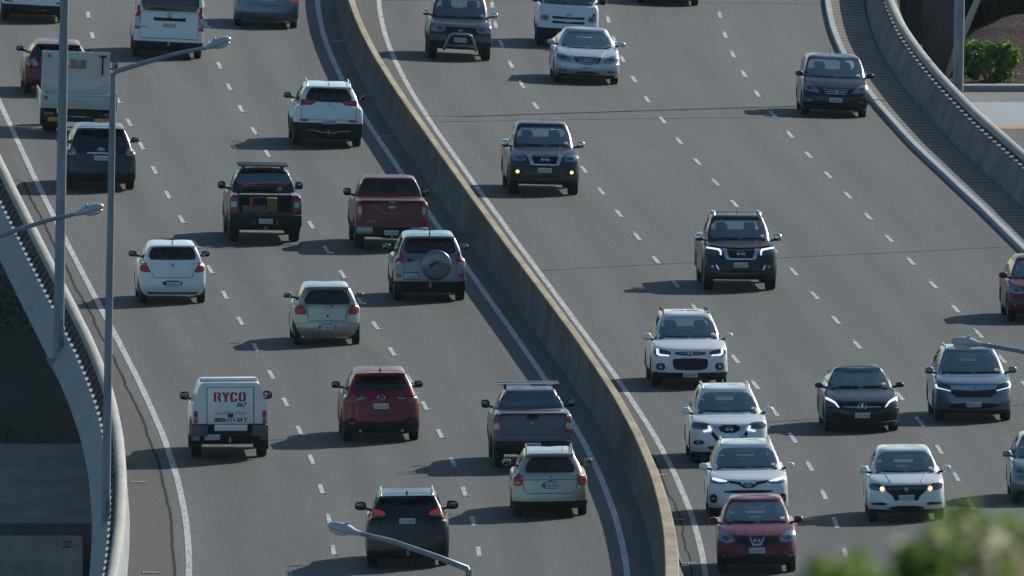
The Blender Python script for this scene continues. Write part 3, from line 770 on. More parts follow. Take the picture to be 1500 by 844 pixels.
    def pane(s, name, face, pts, m, rnd=1, carve=True):
        p = chaikin(s.poly(pts), rnd) if rnd else s.poly(pts)
        o = s.patch(name, face, p, m, off=.003, depth=.0, rnd=0, raw=True)
        if carve:
            sg = 1 if face == 'F' else -1
            cx = sum(a[0] for a in p) / len(p); cv = sum(a[1] for a in p) / len(p)
            q = [(cx + (a[0] - cx) * .975, cv + (a[1] - cv) * .965) for a in p]
            bm = bmesh.new()
            mid = s.mid if hasattr(s, 'mid') else (s.ycow + s.yrb) / 2
            def at(a, y): return Vector((a[0], y, a[1] + (y - s.ya[face]) * sg * SL))
            y0 = mid - sg * .02; y1 = (s.F if face == 'F' else s.Rr) + sg * .8
            lo = [bm.verts.new(at(a, y0)) for a in q]; hi = [bm.verts.new(at(a, y1)) for a in q]
            bm.faces.new(lo[::-1]); bm.faces.new(hi)
            for i in range(len(q)):
                j = (i + 1) % len(q); bm.faces.new((lo[i], lo[j], hi[j], hi[i]))
            s.cut.append(bm)
        return o
    def side_windows(s, splits, m=None, zlow=None):
        """side glass between y fractions measured from the cowl to the rear glass base"""
        zl = (zlow or s.zbelt + .05); zh = s.zt - .045
        def xr(z, front):
            t = (z - s.zc) / (s.zt - s.zc)
            return (s.ycow + (s.ytop - s.ycow) * t - .16) if front else (s.yrb + (s.yrt - s.yrb) * max(0, (z - s.zd) / (s.zt - s.zd)) + .17)
        f0, f1, r0, r1 = xr(zl + .02, 1), xr(zh, 1), xr(zl, 0), xr(zh, 0)
        if s.kind == 'sedan': r0 += .42
        for a, b in zip(splits[:-1], splits[1:]):
            lo = [f0 + (r0 - f0) * a - .03, f0 + (r0 - f0) * b + .03]
            hi = [min(f1, lo[0]) if a == 0 else lo[0], max(r1, lo[1]) if b == 1 else lo[1]]
            if a == 0: hi[0] = f1
            pts = [(lo[0], zl), (lo[1], zl), (hi[1], zh), (hi[0], zh)]
            if hi[0] - hi[1] < .1: pts = [(lo[0], zl), (lo[1], zl), ((hi[0] + hi[1]) / 2, zh)]
            for sg in (1, -1):
                bm = bmesh.new(); V = []
                g = []
                for ny in range(5):
                    row = []
                    for nz in range(5):
                        ty, tz = ny / 4, nz / 4
                        if len(pts) == 4:
                            yy = (pts[0][0] * (1 - ty) + pts[1][0] * ty) * (1 - tz) + (pts[3][0] * (1 - ty) + pts[2][0] * ty) * tz
                        else: yy = (pts[0][0] * (1 - ty) + pts[1][0] * ty) * (1 - tz) + pts[2][0] * tz
                        zz = zl + (zh - zl) * tz
                        h = s.bvh.ray_cast(Vector((sg * 3, yy, zz)), Vector((-sg, 0, 0)))
                        p = h[0] if h[0] is not None else Vector((sg * s.hw * .8, yy, zz))
                        row.append(bm.verts.new(p + Vector((sg * .003, 0, 0))))
                    g.append(row)
                for i in range(4):
                    for j in range(4): bm.faces.new((g[i][j], g[i + 1][j], g[i + 1][j + 1], g[i][j + 1]))
                bm_obj('side_window', bm, m or M['glass_tint'], s.root, 60)
            bm = bmesh.new()
            A = [bm.verts.new((-2, y, z)) for y, z in pts]; B = [bm.verts.new((2, y, z)) for y, z in pts]
            bm.faces.new(A); bm.faces.new(B[::-1])
            for i in range(len(pts)): j = (i + 1) % len(pts); bm.faces.new((A[i], B[i], B[j], A[j]))
            s.cut.append(bm)
    def seats(s, rows=((1.15, 1), (2.05, 0)), top=None):
        zt = top or s.H - .27
        for dy, fr in rows:
            y = s.ycow - dy
            for x in (-.36, .36):
                b = box('front_seat' if fr else 'rear_seat', (x, y, zt - .48), (.46, .14, .62), M['seat'], s.root, .05, Matrix.Rotation(R(12), 3, 'X'))
                box('headrest', (x, y - .05, zt - .08), (.26, .09, .17), M['seat'], b, .03)
        box('dashboard', (0, s.ycow - .38, s.zc + .0), (s.W * .76, .5, .12), M['dark'], s.root, .03)
    def mirrors(s, m, y=None, z=None, w=.205, h=.145, out=.02):
        y = s.ycow - .28 if y is None else y; z = s.zbelt + .12 if z is None else z
        for sg in (-1, 1):
            bm = bmesh.new(); bmesh.ops.create_uvsphere(bm, u_segments=14, v_segments=10, radius=1)
            for v in bm.verts:
                c = v.co; e = lambda t, p: math.copysign(abs(t) ** p, t)
                yy = e(c.y, .8) * .10
                if yy < -.03: yy = -.03 - (yy + .03) * -.15
                v.co = Vector((e(c.x, .62) * w / 2 * (1.0), yy, e(c.z, .6) * h / 2 * (1 - .12 * sg * c.x)))
                v.co += Vector((sg * (s.hw + w / 2 + out - .05), y, z))
            o = bm_obj('wing_mirror', bm, m, s.root, 60)
            box('mirror_glass', (sg * (s.hw + w / 2 + out - .05), y - .052, z), (w * .74, .012, h * .66), M['mirror_glass'], o, .004)
            tube('mirror_arm', [(sg * (s.hw - .12), y + .03, z - h * .45), (sg * (s.hw + .08 + out), y + .01, z - h * .15)], .03, M['black'], o, 6)
    def wheels(s, w=.215, rimm=None):
        for ya in s.ya.values():
            for sg in (-1, 1):
                bm = bmesh.new(); prof = [(.60, -.46), (.93, -.5), (1., -.36), (1., .36), (.93, .5), (.60, .46)]
                n = 30; rg = []
                for r_, x_ in prof: rg.append([bm.verts.new((x_ * w, r_ * s.rw * math.cos(2 * math.pi * k / n), r_ * s.rw * math.sin(2 * math.pi * k / n))) for k in range(n)])
                for i in range(6):
                    for k in range(n): bm.faces.new((rg[i][k], rg[i][(k + 1) % n], rg[(i + 1) % 6][(k + 1) % n], rg[(i + 1) % 6][k]))
                t = bm_obj('wheel', bm, M['rubber'], s.root, 40)
                t.location = (sg * (s.hw - w / 2 - .02), ya, s.rw)
                bm = bmesh.new(); rr = s.rw * .63
                bmesh.ops.create_cone(bm, cap_ends=True, segments=24, radius1=rr, radius2=rr, depth=.04, matrix=Matrix.Translation((-sg * .02, 0, 0)) @ Matrix.Rotation(R(90), 4, 'Y'))
                for k in range(5):
                    a = 2 * math.pi * k / 5
                    box_bm(bm, (sg * w * .42, math.cos(a) * rr * .52, math.sin(a) * rr * .52), (.03, rr * .95, rr * .30), 0, Matrix.Rotation(a, 3, 'X'))
                bm_obj('rim', bm, rimm or M['rim'], t)
    def plate(s, face, text, v, x=0., w=.36, dark=False):
        sg = 1 if face == 'F' else -1
        hs = [s.hit(face, x + dx, v + dv) for dx in (-w / 2, 0, w / 2) for dv in (-.06, 0, .06)]
        hs = [h for h in hs if h is not None]
        y = max(h.y * sg for h in hs) * sg + sg * .012
        z = v + (y - s.ya[face]) * sg * SL
        p = box('number_plate', (x, y, z), (w, .012, .125), M['plate'], s.root, .004)
        lettering(text, .098, M['ink'], p, (x, y + sg * .0075, z - .036), 'F' if sg > 0 else 'R', 'plate_lettering', maxw=w * .88)
    def emblem(s, face, kind, v, r=.06, x=0., m=None):
        h = s.hit(face, x, v)
        if h is None: return
        sg = 1 if face == 'F' else -1
        c = Vector((x, h.y + sg * .018, h.z)); bm = bmesh.new()
        def circ(rx, rz, ox=0, oz=0, t=.010, a0=0, a1=360):
            k = 20; tube_bm(bm, [c + Vector((ox + rx * math.cos(R(a0 + (a1 - a0) * i / k)), 0, oz + rz * math.sin(R(a0 + (a1 - a0) * i / k)))) for i in range(k + 1)], t, 6)
        if kind == 'ring_bar': circ(r, r * .85); box_bm(bm, c, (r * 2.5, .012, r * .34), .004)
        elif kind == 'ovals': circ(r * 1.2, r * .8); circ(r * .4, r * .75); circ(r * .85, r * .3, 0, r * .35)
        elif kind == 'star':
            circ(r, r)
            for a in (90, 210, 330): tube_bm(bm, [c, c + Vector((r * math.cos(R(a)), 0, r * math.sin(R(a))))], [.022, .008], 6)
        elif kind == 'letter_h':
            for sx in (-1, 1): tube_bm(bm, [c + Vector((sx * r * .7, 0, r)), c + Vector((sx * r * .5, 0, -r))], .014, 6)
            tube_bm(bm, [c + Vector((-r * .5, 0, 0)), c + Vector((r * .5, 0, 0))], .012, 6)
        elif kind == 'wings': circ(r * 1.1, r * .85); tube_bm(bm, [c + Vector((-r, 0, r * .2)), c + Vector((-r * .4, 0, r * .25)), c + Vector((0, 0, -r * .35)), c + Vector((r * .4, 0, r * .25)), c + Vector((r, 0, r * .2))], .010, 6)
        elif kind == 'oval': circ(r * 1.3, r * .7, t=.02); box_bm(bm, c, (r * 1.6, .01, r * .5), .003)
        elif kind == 'ess': tube_bm(bm, [c + Vector((r * .8, 0, r * .6)), c + Vector((0, 0, r)), c + Vector((-r * .8, 0, r * .4)), c + Vector((r * .8, 0, -r * .4)), c + Vector((0, 0, -r)), c + Vector((-r * .8, 0, -r * .6))], .016, 6)
        elif kind == 'lion': circ(r, r, t=.014); tube_bm(bm, [c + Vector((-r * .5, 0, -r * .4)), c + Vector((0, 0, r * .4)), c + Vector((r * .5, 0, -r * .2))], .016, 6)
        elif kind == 'diamonds':
            for a in (90, 210, 330):
                d = Vector((math.cos(R(a)), 0, math.sin(R(a)))); e = Vector((-d.z, 0, d.x))
                tube_bm(bm, [c, c + d * r * .5 + e * r * .28, c + d * r, c + d * r * .5 - e * r * .28, c], .012, 6)
        bm_obj('emblem', bm, m or M['chrome'], s.root, 50)
    def roof_z(s, x, y):
        h = s.bvh.ray_cast(Vector((x, y, 4)), Vector((0, 0, -1))); return h[0].z if h[0] is not None else s.H
    def rails(s, m, x=None, y0=None, y1=None, h=.05, r=.022, cross=False):
        x = s.hw * s.wt * .9 if x is None else x; y0 = s.ytop - .25 if y0 is None else y0; y1 = s.yrt + .12 if y1 is None else y1
        for sg in (-1, 1):
            P_ = [(sg * x, y0, s.roof_z(sg * x, y0) - .01)]
            for t in (.08, .3, .6, .92):
                y = y0 + (y1 - y0) * t; P_.append((sg * x, y, s.roof_z(sg * x, y) + h))
            P_.append((sg * x, y1, s.roof_z(sg * x, y1) - .01))
            tube('roof_rail', P_, r, m, s.root, 8)
        if cross:
            for y in (y0 - .45, y1 + .45):
                tube('roof_bar', [(-x, y, s.roof_z(x, y) + h + .02), (x, y, s.roof_z(x, y) + h + .02)], .025, m, s.root, 8)
    def fin(s, y=None, m=None):
        y = s.yrt + .22 if y is None else y; z = s.roof_z(0, y)
        bm = bmesh.new(); vs = [bm.verts.new(v) for v in ((-.03, y + .12, z - .02), (.03, y + .12, z - .02), (.03, y - .05, z - .02), (-.03, y - .05, z - .02), (-.006, y - .05, z + .085), (.006, y - .05, z + .085))]
        for f in ((0, 1, 5, 4), (2, 3, 4, 5), (1, 2, 5), (3, 0, 4), (0, 3, 2, 1)): bm.faces.new([vs[i] for i in f])
        bm_obj('aerial', bm, m or s.pm, s.root, 30)
    def whip(s, x=0., y=None, h=.25, r=.005):
        y = s.yrt + .12 if y is None else y; z = s.roof_z(x, y)
        tube('aerial', [(x, y, z - .01), (x, y - .08, z + h)], [r * 1.6, r], M['black'], s.root, 6)
    def spoiler(s, m=None, d=.16, t=.045, drop=.015, wf=.97):
        w = s.hw * s.wt * wf; y = s.yrt; z = s.roof_z(0, y + .1)
        bm = bmesh.new(); n = 8; rows = []
        for i in range(n + 1):
            x = -w + 2 * w * i / n; k = 1 - (abs(x) / w) ** 3 * .5
            zt_ = s.roof_z(x * .96, y + .16) + .004
            rows.append([bm.verts.new(v) for v in ((x, y + .16, zt_), (x, y - d * k, zt_ - drop), (x, y - d * k, zt_ - drop - t), (x, y + .06, zt_ - t - .03))])
        for a, b in zip(rows[:-1], rows[1:]):
            for j in range(4): bm.faces.new((a[j], b[j], b[(j + 1) % 4], a[(j + 1) % 4]))
        bm.faces.new(rows[0][::-1]); bm.faces.new(rows[-1])
        return bm_obj('spoiler', bm, m or s.pm, s.root, 40)
    def wiper(s, pts):
        s.line('wiper', 'R', pts, M['black'], .022, off=.02, depth=.02)
    def tow(s, z=.38, ball=True):
        t = tube('tow_bar', [(-.35, s.Rr + .2, z - .05), (-.2, s.Rr - .0, z - .08), (.2, s.Rr - .0, z - .08), (.35, s.Rr + .2, z - .05)], .03, M['black'], s.root)
        tube('tow_tongue', [(0, s.Rr + .1, z - .08), (0, s.Rr - .1, z - .06), (0, s.Rr - .1, z + .04)], [.03, .03, .026], M['tin'], t)
    def finish(s, X, Y, face, roll=True, spec_y=None):
        # cut the cabin and wheel arches out of the body
        tmp = bpy.data.objects.new('body', s.me); COL.objects.link(tmp); cs = []
        for bm in s.cut:
            bmesh.ops.recalc_face_normals(bm, faces=bm.faces[:])
            for f in bm.faces: f.material_index = 2
            me = bpy.data.meshes.new('cut'); bm.to_mesh(me); bm.free()
            for x in (s.pm, M['black'], M['under']): me.materials.append(x)
            c = bpy.data.objects.new('cut', me); COL.objects.link(c); cs.append(c)
            md = tmp.modifiers.new('b', 'BOOLEAN'); md.operation = 'DIFFERENCE'; md.solver = 'EXACT'; md.object = c
        bpy.context.view_layer.update()
        dg = bpy.context.evaluated_depsgraph_get()
        nm = bpy.data.meshes.new_from_object(tmp.evaluated_get(dg))
        bpy.data.objects.remove(tmp)
        for c in cs:
            me = c.data; bpy.data.objects.remove(c); bpy.data.meshes.remove(me)
        nm.name = 'body'
        assert len(nm.materials) >= 3
        if s.clad:
            b1 = bmesh.new(); b1.from_mesh(nm); b2 = b1.copy()
            bmesh.ops.delete(b1, geom=[f for f in b1.faces if f.material_index == 1], context='FACES')
            bmesh.ops.delete(b2, geom=[f for f in b2.faces if f.material_index != 1], context='FACES')
            b1.to_mesh(nm); b1.free()
            m2 = bpy.data.meshes.new('bumper'); b2.to_mesh(m2); b2.free()
            m2.materials.append(M['black']); m2.polygons.foreach_set('material_index', [0] * len(m2.polygons)); smooth_mesh(m2, 32)
            link(bpy.data.objects.new('lower_bumper', m2), s.root)
        smooth_mesh(nm, 32)
        link(bpy.data.objects.new('body', nm), s.root)
        # stand it on the road: (X, Y) is the ground under the axle nearest the camera
        h = math.atan(head(Y)); rot = -h + (math.pi if face == 'F' else 0)
        ya = s.ya[face]
        cx = X - (-math.sin(rot)) * ya; cy = Y - math.cos(rot) * ya
        o = cx - xm(cy); e = slope(cy)
        s.root.location = (cx, cy, -e * o)
        r = math.atan(e) * (-1 if face == 'F' else 1)
        s.root.rotation_euler = (0, r, rot)
        return s

def lettering(text, size, m, parent, loc, face, name='lettering', maxw=None, shear=0., ext=.0015, sx=1., bold=0.):
    cu = bpy.data.curves.new('t', 'FONT'); cu.body = text; cu.size = size; cu.align_x = 'CENTER'; cu.extrude = ext; cu.shear = shear; cu.offset = bold
    o = bpy.data.objects.new('t', cu); COL.objects.link(o); bpy.context.view_layer.update()
    me = bpy.data.meshes.new_from_object(o.evaluated_get(bpy.context.evaluated_depsgraph_get()))
    bpy.data.objects.remove(o); bpy.data.curves.remove(cu)
    xs = [v.co.x for v in me.vertices]; w = (max(xs) - min(xs)) * sx; k = sx * min(1, maxw / w) if maxw else sx
    for v in me.vertices:
        x, y, z = v.co
        v.co = (loc[0] + (-x * k if face == 'F' else x * k), loc[1] + (z if face == 'F' else -z), loc[2] + y)
    me.update(); me.name = name
    me.materials.clear(); me.materials.append(m)
    return link(bpy.data.objects.new(name, me), parent)
# ------------------------------------------------------------------ paints of this traffic
SILVER = paint('silver_paint', (.50, .52, .54), .55, .38)
CHAMP = paint('champagne_paint', (.46, .43, .36), .5, .38)
CHAMP2 = paint('pale_gold_paint', (.45, .43, .36), .45, .4)
BLACKP = paint('black_paint', (.006, .010, .016), .1, .35)
NAVY = paint('navy_paint', (.006, .016, .036), .15, .35)
RED = paint('red_paint', (.19, .001, .010), .0, .45)
DRED = paint('dark_red_paint', (.145, .001, .008), .0, .5)
CRIM = paint('crimson_paint', (.135, .004, .020), .0, .42)
GREYG = paint('grey_green_paint', (.16, .19, .20), .5, .36)
SLATE = paint('slate_paint', (.060, .080, .105), .4, .38)
BLUEG = paint('blue_grey_paint', (.12, .16, .21), .45, .34)
BRONZE = paint('bronze_black_paint', (.020, .021, .026), .4, .34)
DGREEN = paint('dark_green_paint', (.025, .032, .034), .4, .36)
PLUM = paint('plum_black_paint', (.022, .018, .026), .3, .3)
STEEL = paint('steel_blue_paint', (.15, .18, .21), .45, .36)

def rect(u0, u1, v0, v1): return [(u0, v0), (u1, v0), (u1, v1), (u0, v1)]
def trap(ut, ub, vt, vb): return [(-ub, vb), (ub, vb), (ut, vt), (-ut, vt)]
def win(c, face, ut, ub, vt, vb, bow=.0, m=None, rnd=1):
    p = [(-ub, vb), (-ub * .5, vb - bow * .75), (0, vb - bow), (ub * .5, vb - bow * .75), (ub, vb), (ut, vt), (ut * .5, vt + bow * .4), (-ut * .5, vt + bow * .4), (-ut, vt)]
    # doubled corners keep the pane's corners tight
    q = []
    for i, a in enumerate(p):
        q.append(a)
    g = c.pane('windscreen' if face == 'F' else 'rear_window', face, q, m or (M['glass'] if face == 'F' else M['glass_tint']), rnd)
    return g
def door_seams(c):
    pass
LP = 'leaving'

# ============================== traffic leaving, seen from behind
def jeep():
    c = Car('crossover_car', 'white crossover with slim red tail lamps and a deep black bumper, beside the median', 'car', WHITE, L=4.62, W=1.86, H=1.68, clad=.66, zbelt=1.08, zc=1.1, zh=.98, rb=.16, rt=.62, wb=.87, wt=.68, wbase=2.7, fo=.93, rw=.36, yc=1.15, yt=2.0)
    win(c, 'R', .56, .72, 1.545, 1.175, .02); win(c, 'F', .66, .8, 1.60, 1.18, .02)
    c.side_windows((0, .42, .8, 1)); c.spoiler(d=.14)
    c.patch('tail_lamp', 'R', [(.36, 1.20), (.86, 1.22), (.95, 1.19), (.93, 1.09), (.80, 1.06), (.50, 1.08), (.42, 1.11)], M['red_lens'], .012, .03, 1, mirror=True)
    c.patch('lamp_strip', 'R', [(.45, 1.155), (.72, 1.155), (.72, 1.125), (.47, 1.125)], M['clear_lens'], .017, .01, 0, mirror=True)
    c.patch('reflector', 'R', rect(.58, .84, .63, .69), M['red_lens'], .012, .02, 1, mirror=True)
    c.line('tailgate_seam', 'R', [(-.80, 1.08), (-.78, .72), (-.70, .69), (.70, .69), (.78, .72), (.80, 1.08)], w=.012)
    c.patch('bumper_trim', 'R', [(-.68, .38), (-.6, .42), (-.3, .40), (-.2, .36), (.2, .36), (.3, .40), (.6, .42), (.68, .38), (.6, .385), (.3, .365), (.2, .325), (-.2, .325), (-.3, .365), (-.6, .385)], M['chrome'], .015, .02, 0)
    c.plate('R', 'LZG873', .63); c.emblem('R', 'lion', 1.1, .035); c.rails(M['chrome'], h=.07); c.mirrors(M['black'], h=.16); c.fin(); c.wheels(); c.seats(); c.tow(.44)
    return c.finish(-4.99, 56.29, 'R')
def lexus():
    c = Car('crossover_car', 'navy blue crossover with clear tail lamps and a chrome strip, between the two lamp poles', 'car', NAVY, L=4.77, W=1.86, H=1.69, zbelt=1.05, rb=.15, rt=.66, wb=.87, wt=.68, wbase=2.74, fo=.95, rw=.365, clad=.45, yc=1.2, yt=2.05, bowR=.12)
    win(c, 'R', .66, .79, 1.55, 1.13, .02); win(c, 'F', .66, .8, 1.60, 1.15, .02); c.side_windows((0, .42, .8, 1)); c.spoiler(d=.2, t=.05)
    c.patch('tail_lamp', 'R', [(.69, .90), (.74, 1.06), (.86, 1.115), (.95, 1.10), (.985, .96), (.97, .88), (.8, .87)], M['clear_lens'], .012, .03, 1, mirror=True)
    c.patch('lamp_strip', 'R', [(.80, .93), (.86, 1.02), (.92, 1.0), (.91, .93)], M['red_lens'], .016, .02, 1, mirror=True)
    c.patch('chrome_strip', 'R', rect(-.40, .42, .915, .945), M['chrome'], .014, .02, 0)
    c.patch('reflector', 'R', rect(.72, .9, .49, .54), M['red_dark'], .01, .02, 1, mirror=True)
    c.line('tailgate_seam', 'R', [(-.70, .9), (-.66, .66), (.66, .66), (.70, .9)], w=.012)
    c.plate('R', 'NGU210', .80); c.emblem('R', 'ovals', 1.03, .065); c.mirrors(NAVY); c.wheels(); c.seats()
    return c.finish(-10.87, 35.41, 'R')
def swift():
    c = Car('hatchback_car', 'small white hatchback with red triangular tail lamps, nearest the left edge line', 'car', WHITE, L=3.75, W=1.69, H=1.52, zb=.21, zbelt=.99, zc=1.0, zh=.86, rb=.13, rt=.34, wb=.86, wt=.70, wbase=2.39, fo=.75, rw=.31, yc=.95, yt=1.7, clad=0, bowR=.13, crR=(.34, .22))
    win(c, 'R', .62, .76, 1.43, 1.075, .01); win(c, 'F', .68, .82, 1.47, 1.07, .02); c.side_windows((0, .5, .95)); c.spoiler(d=.10, t=.04)
    c.patch('tail_lamp', 'R', [(.95, .76), (.63, .755), (.66, .80), (.83, 1.055), (.88, 1.065), (.955, .95)], M['red_lens'], .012, .03, 1, mirror=True)
    c.line('tailgate_seam', 'R', [(-.62, .75), (-.58, .64), (-.5, .625), (.5, .625), (.58, .64), (.62, .75)], w=.014)
    c.patch('plate_recess', 'R', [(-.28, .41), (.27, .41), (.30, .55), (-.30, .55)], M['black'], .003, .012, 1)
    c.patch('bumper_skirt', 'R', [(-.80, .27), (-.72, .22), (.72, .22), (.80, .27), (.5, .255), (-.5, .255)], M['black'], .005, .02, 0)
    c.plate('R', 'GCM217', .455, .02); c.emblem('R', 'ess', .94, .035); c.whip(0, None, .1, .012); c.mirrors(M['black'], w=.21, h=.15); c.wheels(.19); c.seats(top=1.30)
    tube('exhaust_pipe', [(.38, c.Rr + .3, .22), (.38, c.Rr + .02, .22)], .035, M['tin'], c.root)
    lettering('SWIFT', .05, M['chrome'], c.root, (.48, c.hit('R', .48, .9).y - .012, .87), 'R', 'badge_lettering')
    return c.finish(-8.56, -8.93, 'R')
def yaris():
    c = Car('hatchback_car', 'small champagne hatchback with rounded red tail lamps, behind the grey car with a spare wheel', 'car', CHAMP, L=3.64, W=1.66, H=1.50, zb=.2, zbelt=.97, zc=1.0, zh=.84, rb=.12, rt=.36, wb=.87, wt=.68, wbase=2.37, fo=.72, rw=.29, yc=.85, yt=1.6, bowR=.15, crR=(.40, .26))
    win(c, 'R', .55, .76, 1.34, .985, .015); win(c, 'F', .66, .82, 1.44, 1.05, .02); c.side_windows((0, .5, .95)); c.spoiler(d=.05, t=.03)
    c.patch('tail_lamp', 'R', [(.60, .75), (.66, .90), (.76, .955), (.93, .93), (.965, .80), (.90, .735), (.70, .725)], M['red_lens'], .014, .03, 1, mirror=True)
    c.line('tailgate_seam', 'R', [(-.60, .95), (-.57, .62), (-.52, .575), (.52, .575), (.57, .62), (.60, .95)], w=.014)
    c.line('bumper_crease', 'R', [(-.93, .50), (-.5, .53), (.5, .53), (.93, .50)], w=.01)
    c.patch('plate_recess', 'R', rect(-.27, .27, .34, .50), M['grey_plastic'], .003, .012, 1)
    c.patch('tailgate_button', 'R', rect(-.02, .035, .66, .72), M['black'], .01, .02, 1)
    c.plate('R', 'YVA176', .415, .01, .34); c.emblem('R', 'ovals', .885, .035); c.wiper([(.04, 1.02), (.16, .905)]); c.mirrors(CHAMP, w=.2, h=.14); c.wheels(.18); c.seats(top=1.27); c.whip(.42, c.ytop - .2, .16)
    return c.finish(-4.59, -24.39, 'R')
def cx5():
    c = Car('crossover_car', 'shiny red crossover with a curved rear window, right of the white service truck', 'car', RED, L=4.55, W=1.84, H=1.70, clad=.50, zbelt=1.07, zc=1.08, zh=.98, rb=.13, rt=.60, wb=.87, wt=.66, wbase=2.7, fo=.92, rw=.36, yc=1.2, yt=2.05, bowR=.15, crR=(.34, .24))
    win(c, 'R', .62, .72, 1.50, 1.22, .05); win(c, 'F', .66, .8, 1.62, 1.16, .02); c.side_windows((0, .42, .82, 1)); c.spoiler(d=.22, t=.05)
    c.patch('tail_lamp', 'R', [(.33, 1.04), (.40, 1.09), (.78, 1.135), (.93, 1.08), (.96, .98), (.82, .88), (.62, .93), (.42, .955)], M['red_dark'], .012, .03, 1, mirror=True)
    c.patch('lamp_strip', 'R', [(.40, .985), (.60, .965), (.66, .99), (.60, 1.01), (.42, 1.02)], M['clear_lens'], .017, .01, 1, mirror=True)
    c.patch('lamp_ring', 'R', [(.66, 1.0), (.74, .94), (.86, .97), (.86, 1.06), (.76, 1.09), (.68, 1.06)], M['red_lens'], .017, .01, 1, mirror=True)
    c.patch('reflector', 'R', rect(.67, .83, .39, .44), M['red_lens'], .012, .02, 1, mirror=True)
    c.line('tailgate_seam', 'R', [(-.64, .92), (-.56, .64), (-.5, .60), (.5, .60), (.56, .64), (.64, .92)], w=.012)
    c.patch('bumper_corner', 'R', [(.60, .49), (.76, .55), (.93, .47), (.99, .36), (.95, .30), (.70, .40)], M['black'], .006, .02, 0, mirror=True)
    c.plate('R', 'MCH353', .81); c.emblem('R', 'wings', 1.02, .075); c.fin(); c.mirrors(M['black'], h=.17); c.wheels(); c.seats()
    for sx in (-.5, .5): tube('exhaust_pipe', [(sx, c.Rr + .3, .28), (sx, c.Rr + .03, .28)], .035, M['tin'], c.root)
    return c.finish(-3.14, -58.8, 'R')
def legacy():
    c = Car('station_wagon', 'pale gold station wagon with red tail lamps, close behind the slate blue ute', 'car', CHAMP2, L=4.73, W=1.75, H=1.53, zbelt=.97, zc=.98, zh=.80, rb=.20, rt=.62, wb=.86, wt=.66, wbase=2.67, fo=.95, rw=.32, yc=1.25, yt=2.05, bowR=.14, crR=(.36, .24), clad=.36)
    win(c, 'R', .54, .72, 1.34, .985, .01); win(c, 'F', .64, .8, 1.42, 1.0, .02); c.side_windows((0, .42, .78, 1)); c.spoiler(d=.08)
    c.patch('tail_lamp', 'R', [(.73, .71), (.76, .95), (.86, .985), (.93, .93), (.965, .78), (.94, .685), (.80, .675)], M['red_lens'], .014, .03, 1, mirror=True)
    c.patch('lamp_strip', 'R', rect(.78, .91, .73, .78), M['amber_lens'], .018, .01, 1, mirror=True)
    c.line('tailgate_seam', 'R', [(-.73, .95), (-.70, .60), (-.62, .50), (.62, .50), (.70, .60), (.73, .95)], w=.014)
    c.line('garnish_strip', 'R', [(-.70, .82), (.70, .82)], M['grey_plastic'], .02)
    c.patch('plate_recess', 'R', rect(-.22, .26, .61, .78), M['grey_plastic'], .004, .012, 1)
    c.plate('R', 'FBX420', .69, .06, .34); c.emblem('R', 'oval', .85, .05); c.rails(M['grey_plastic'], h=.06); c.mirrors(CHAMP2, h=.15); c.wheels(.2); c.seats(top=1.27); c.whip(.3, c.yrt + .3, .12)
    return c.finish(.87, -84.4, 'R')
def sorento():
    c = Car('crossover_car', 'large black crossover with bright red tail lamps, behind the lamp arm at the bottom', 'car', BLACKP, L=4.72, W=1.89, H=1.69, clad=.42, zbelt=1.09, zc=1.1, zh=1.0, rb=.14, rt=.58, wb=.87, wt=.69, wbase=2.78, fo=.95, rw=.37, yc=1.2, yt=2.05, bowR=.14, crR=(.36, .24))
    win(c, 'R', .64, .76, 1.63, 1.32, .01); win(c, 'F', .66, .8, 1.63, 1.18, .02); c.side_windows((0, .40, .78, 1)); c.spoiler(d=.18)
    c.patch('tail_lamp', 'R', [(.51, 1.13), (.55, 1.22), (.68, 1.275), (.88, 1.29), (.955, 1.20), (.96, 1.07), (.88, 1.065), (.80, 1.12)], M['red_lens_lit'], .014, .03, 1, mirror=True)
    c.patch('lamp_strip', 'R', [(.53, 1.13), (.56, 1.165), (.80, 1.15), (.86, 1.10), (.74, 1.115)], M['clear_lens'], .02, .012, 1, mirror=True)
    c.patch('reflector', 'R', rect(.64, .86, .615, .66), M['red_lens'], .012, .02, 1, mirror=True)
    c.line('tailgate_seam', 'R', [(-.74, 1.0), (-.66, .78), (.66, .78), (.74, 1.0)], w=.012)
    c.plate('R', 'HFG682', 1.015); c.rails(M['chrome'], h=.05); c.fin(); c.mirrors(M['black'], w=.27, h=.2); c.wheels(.23); c.seats(); c.tow(.38)
    return c.finish(-2.37, -100.07, 'R')
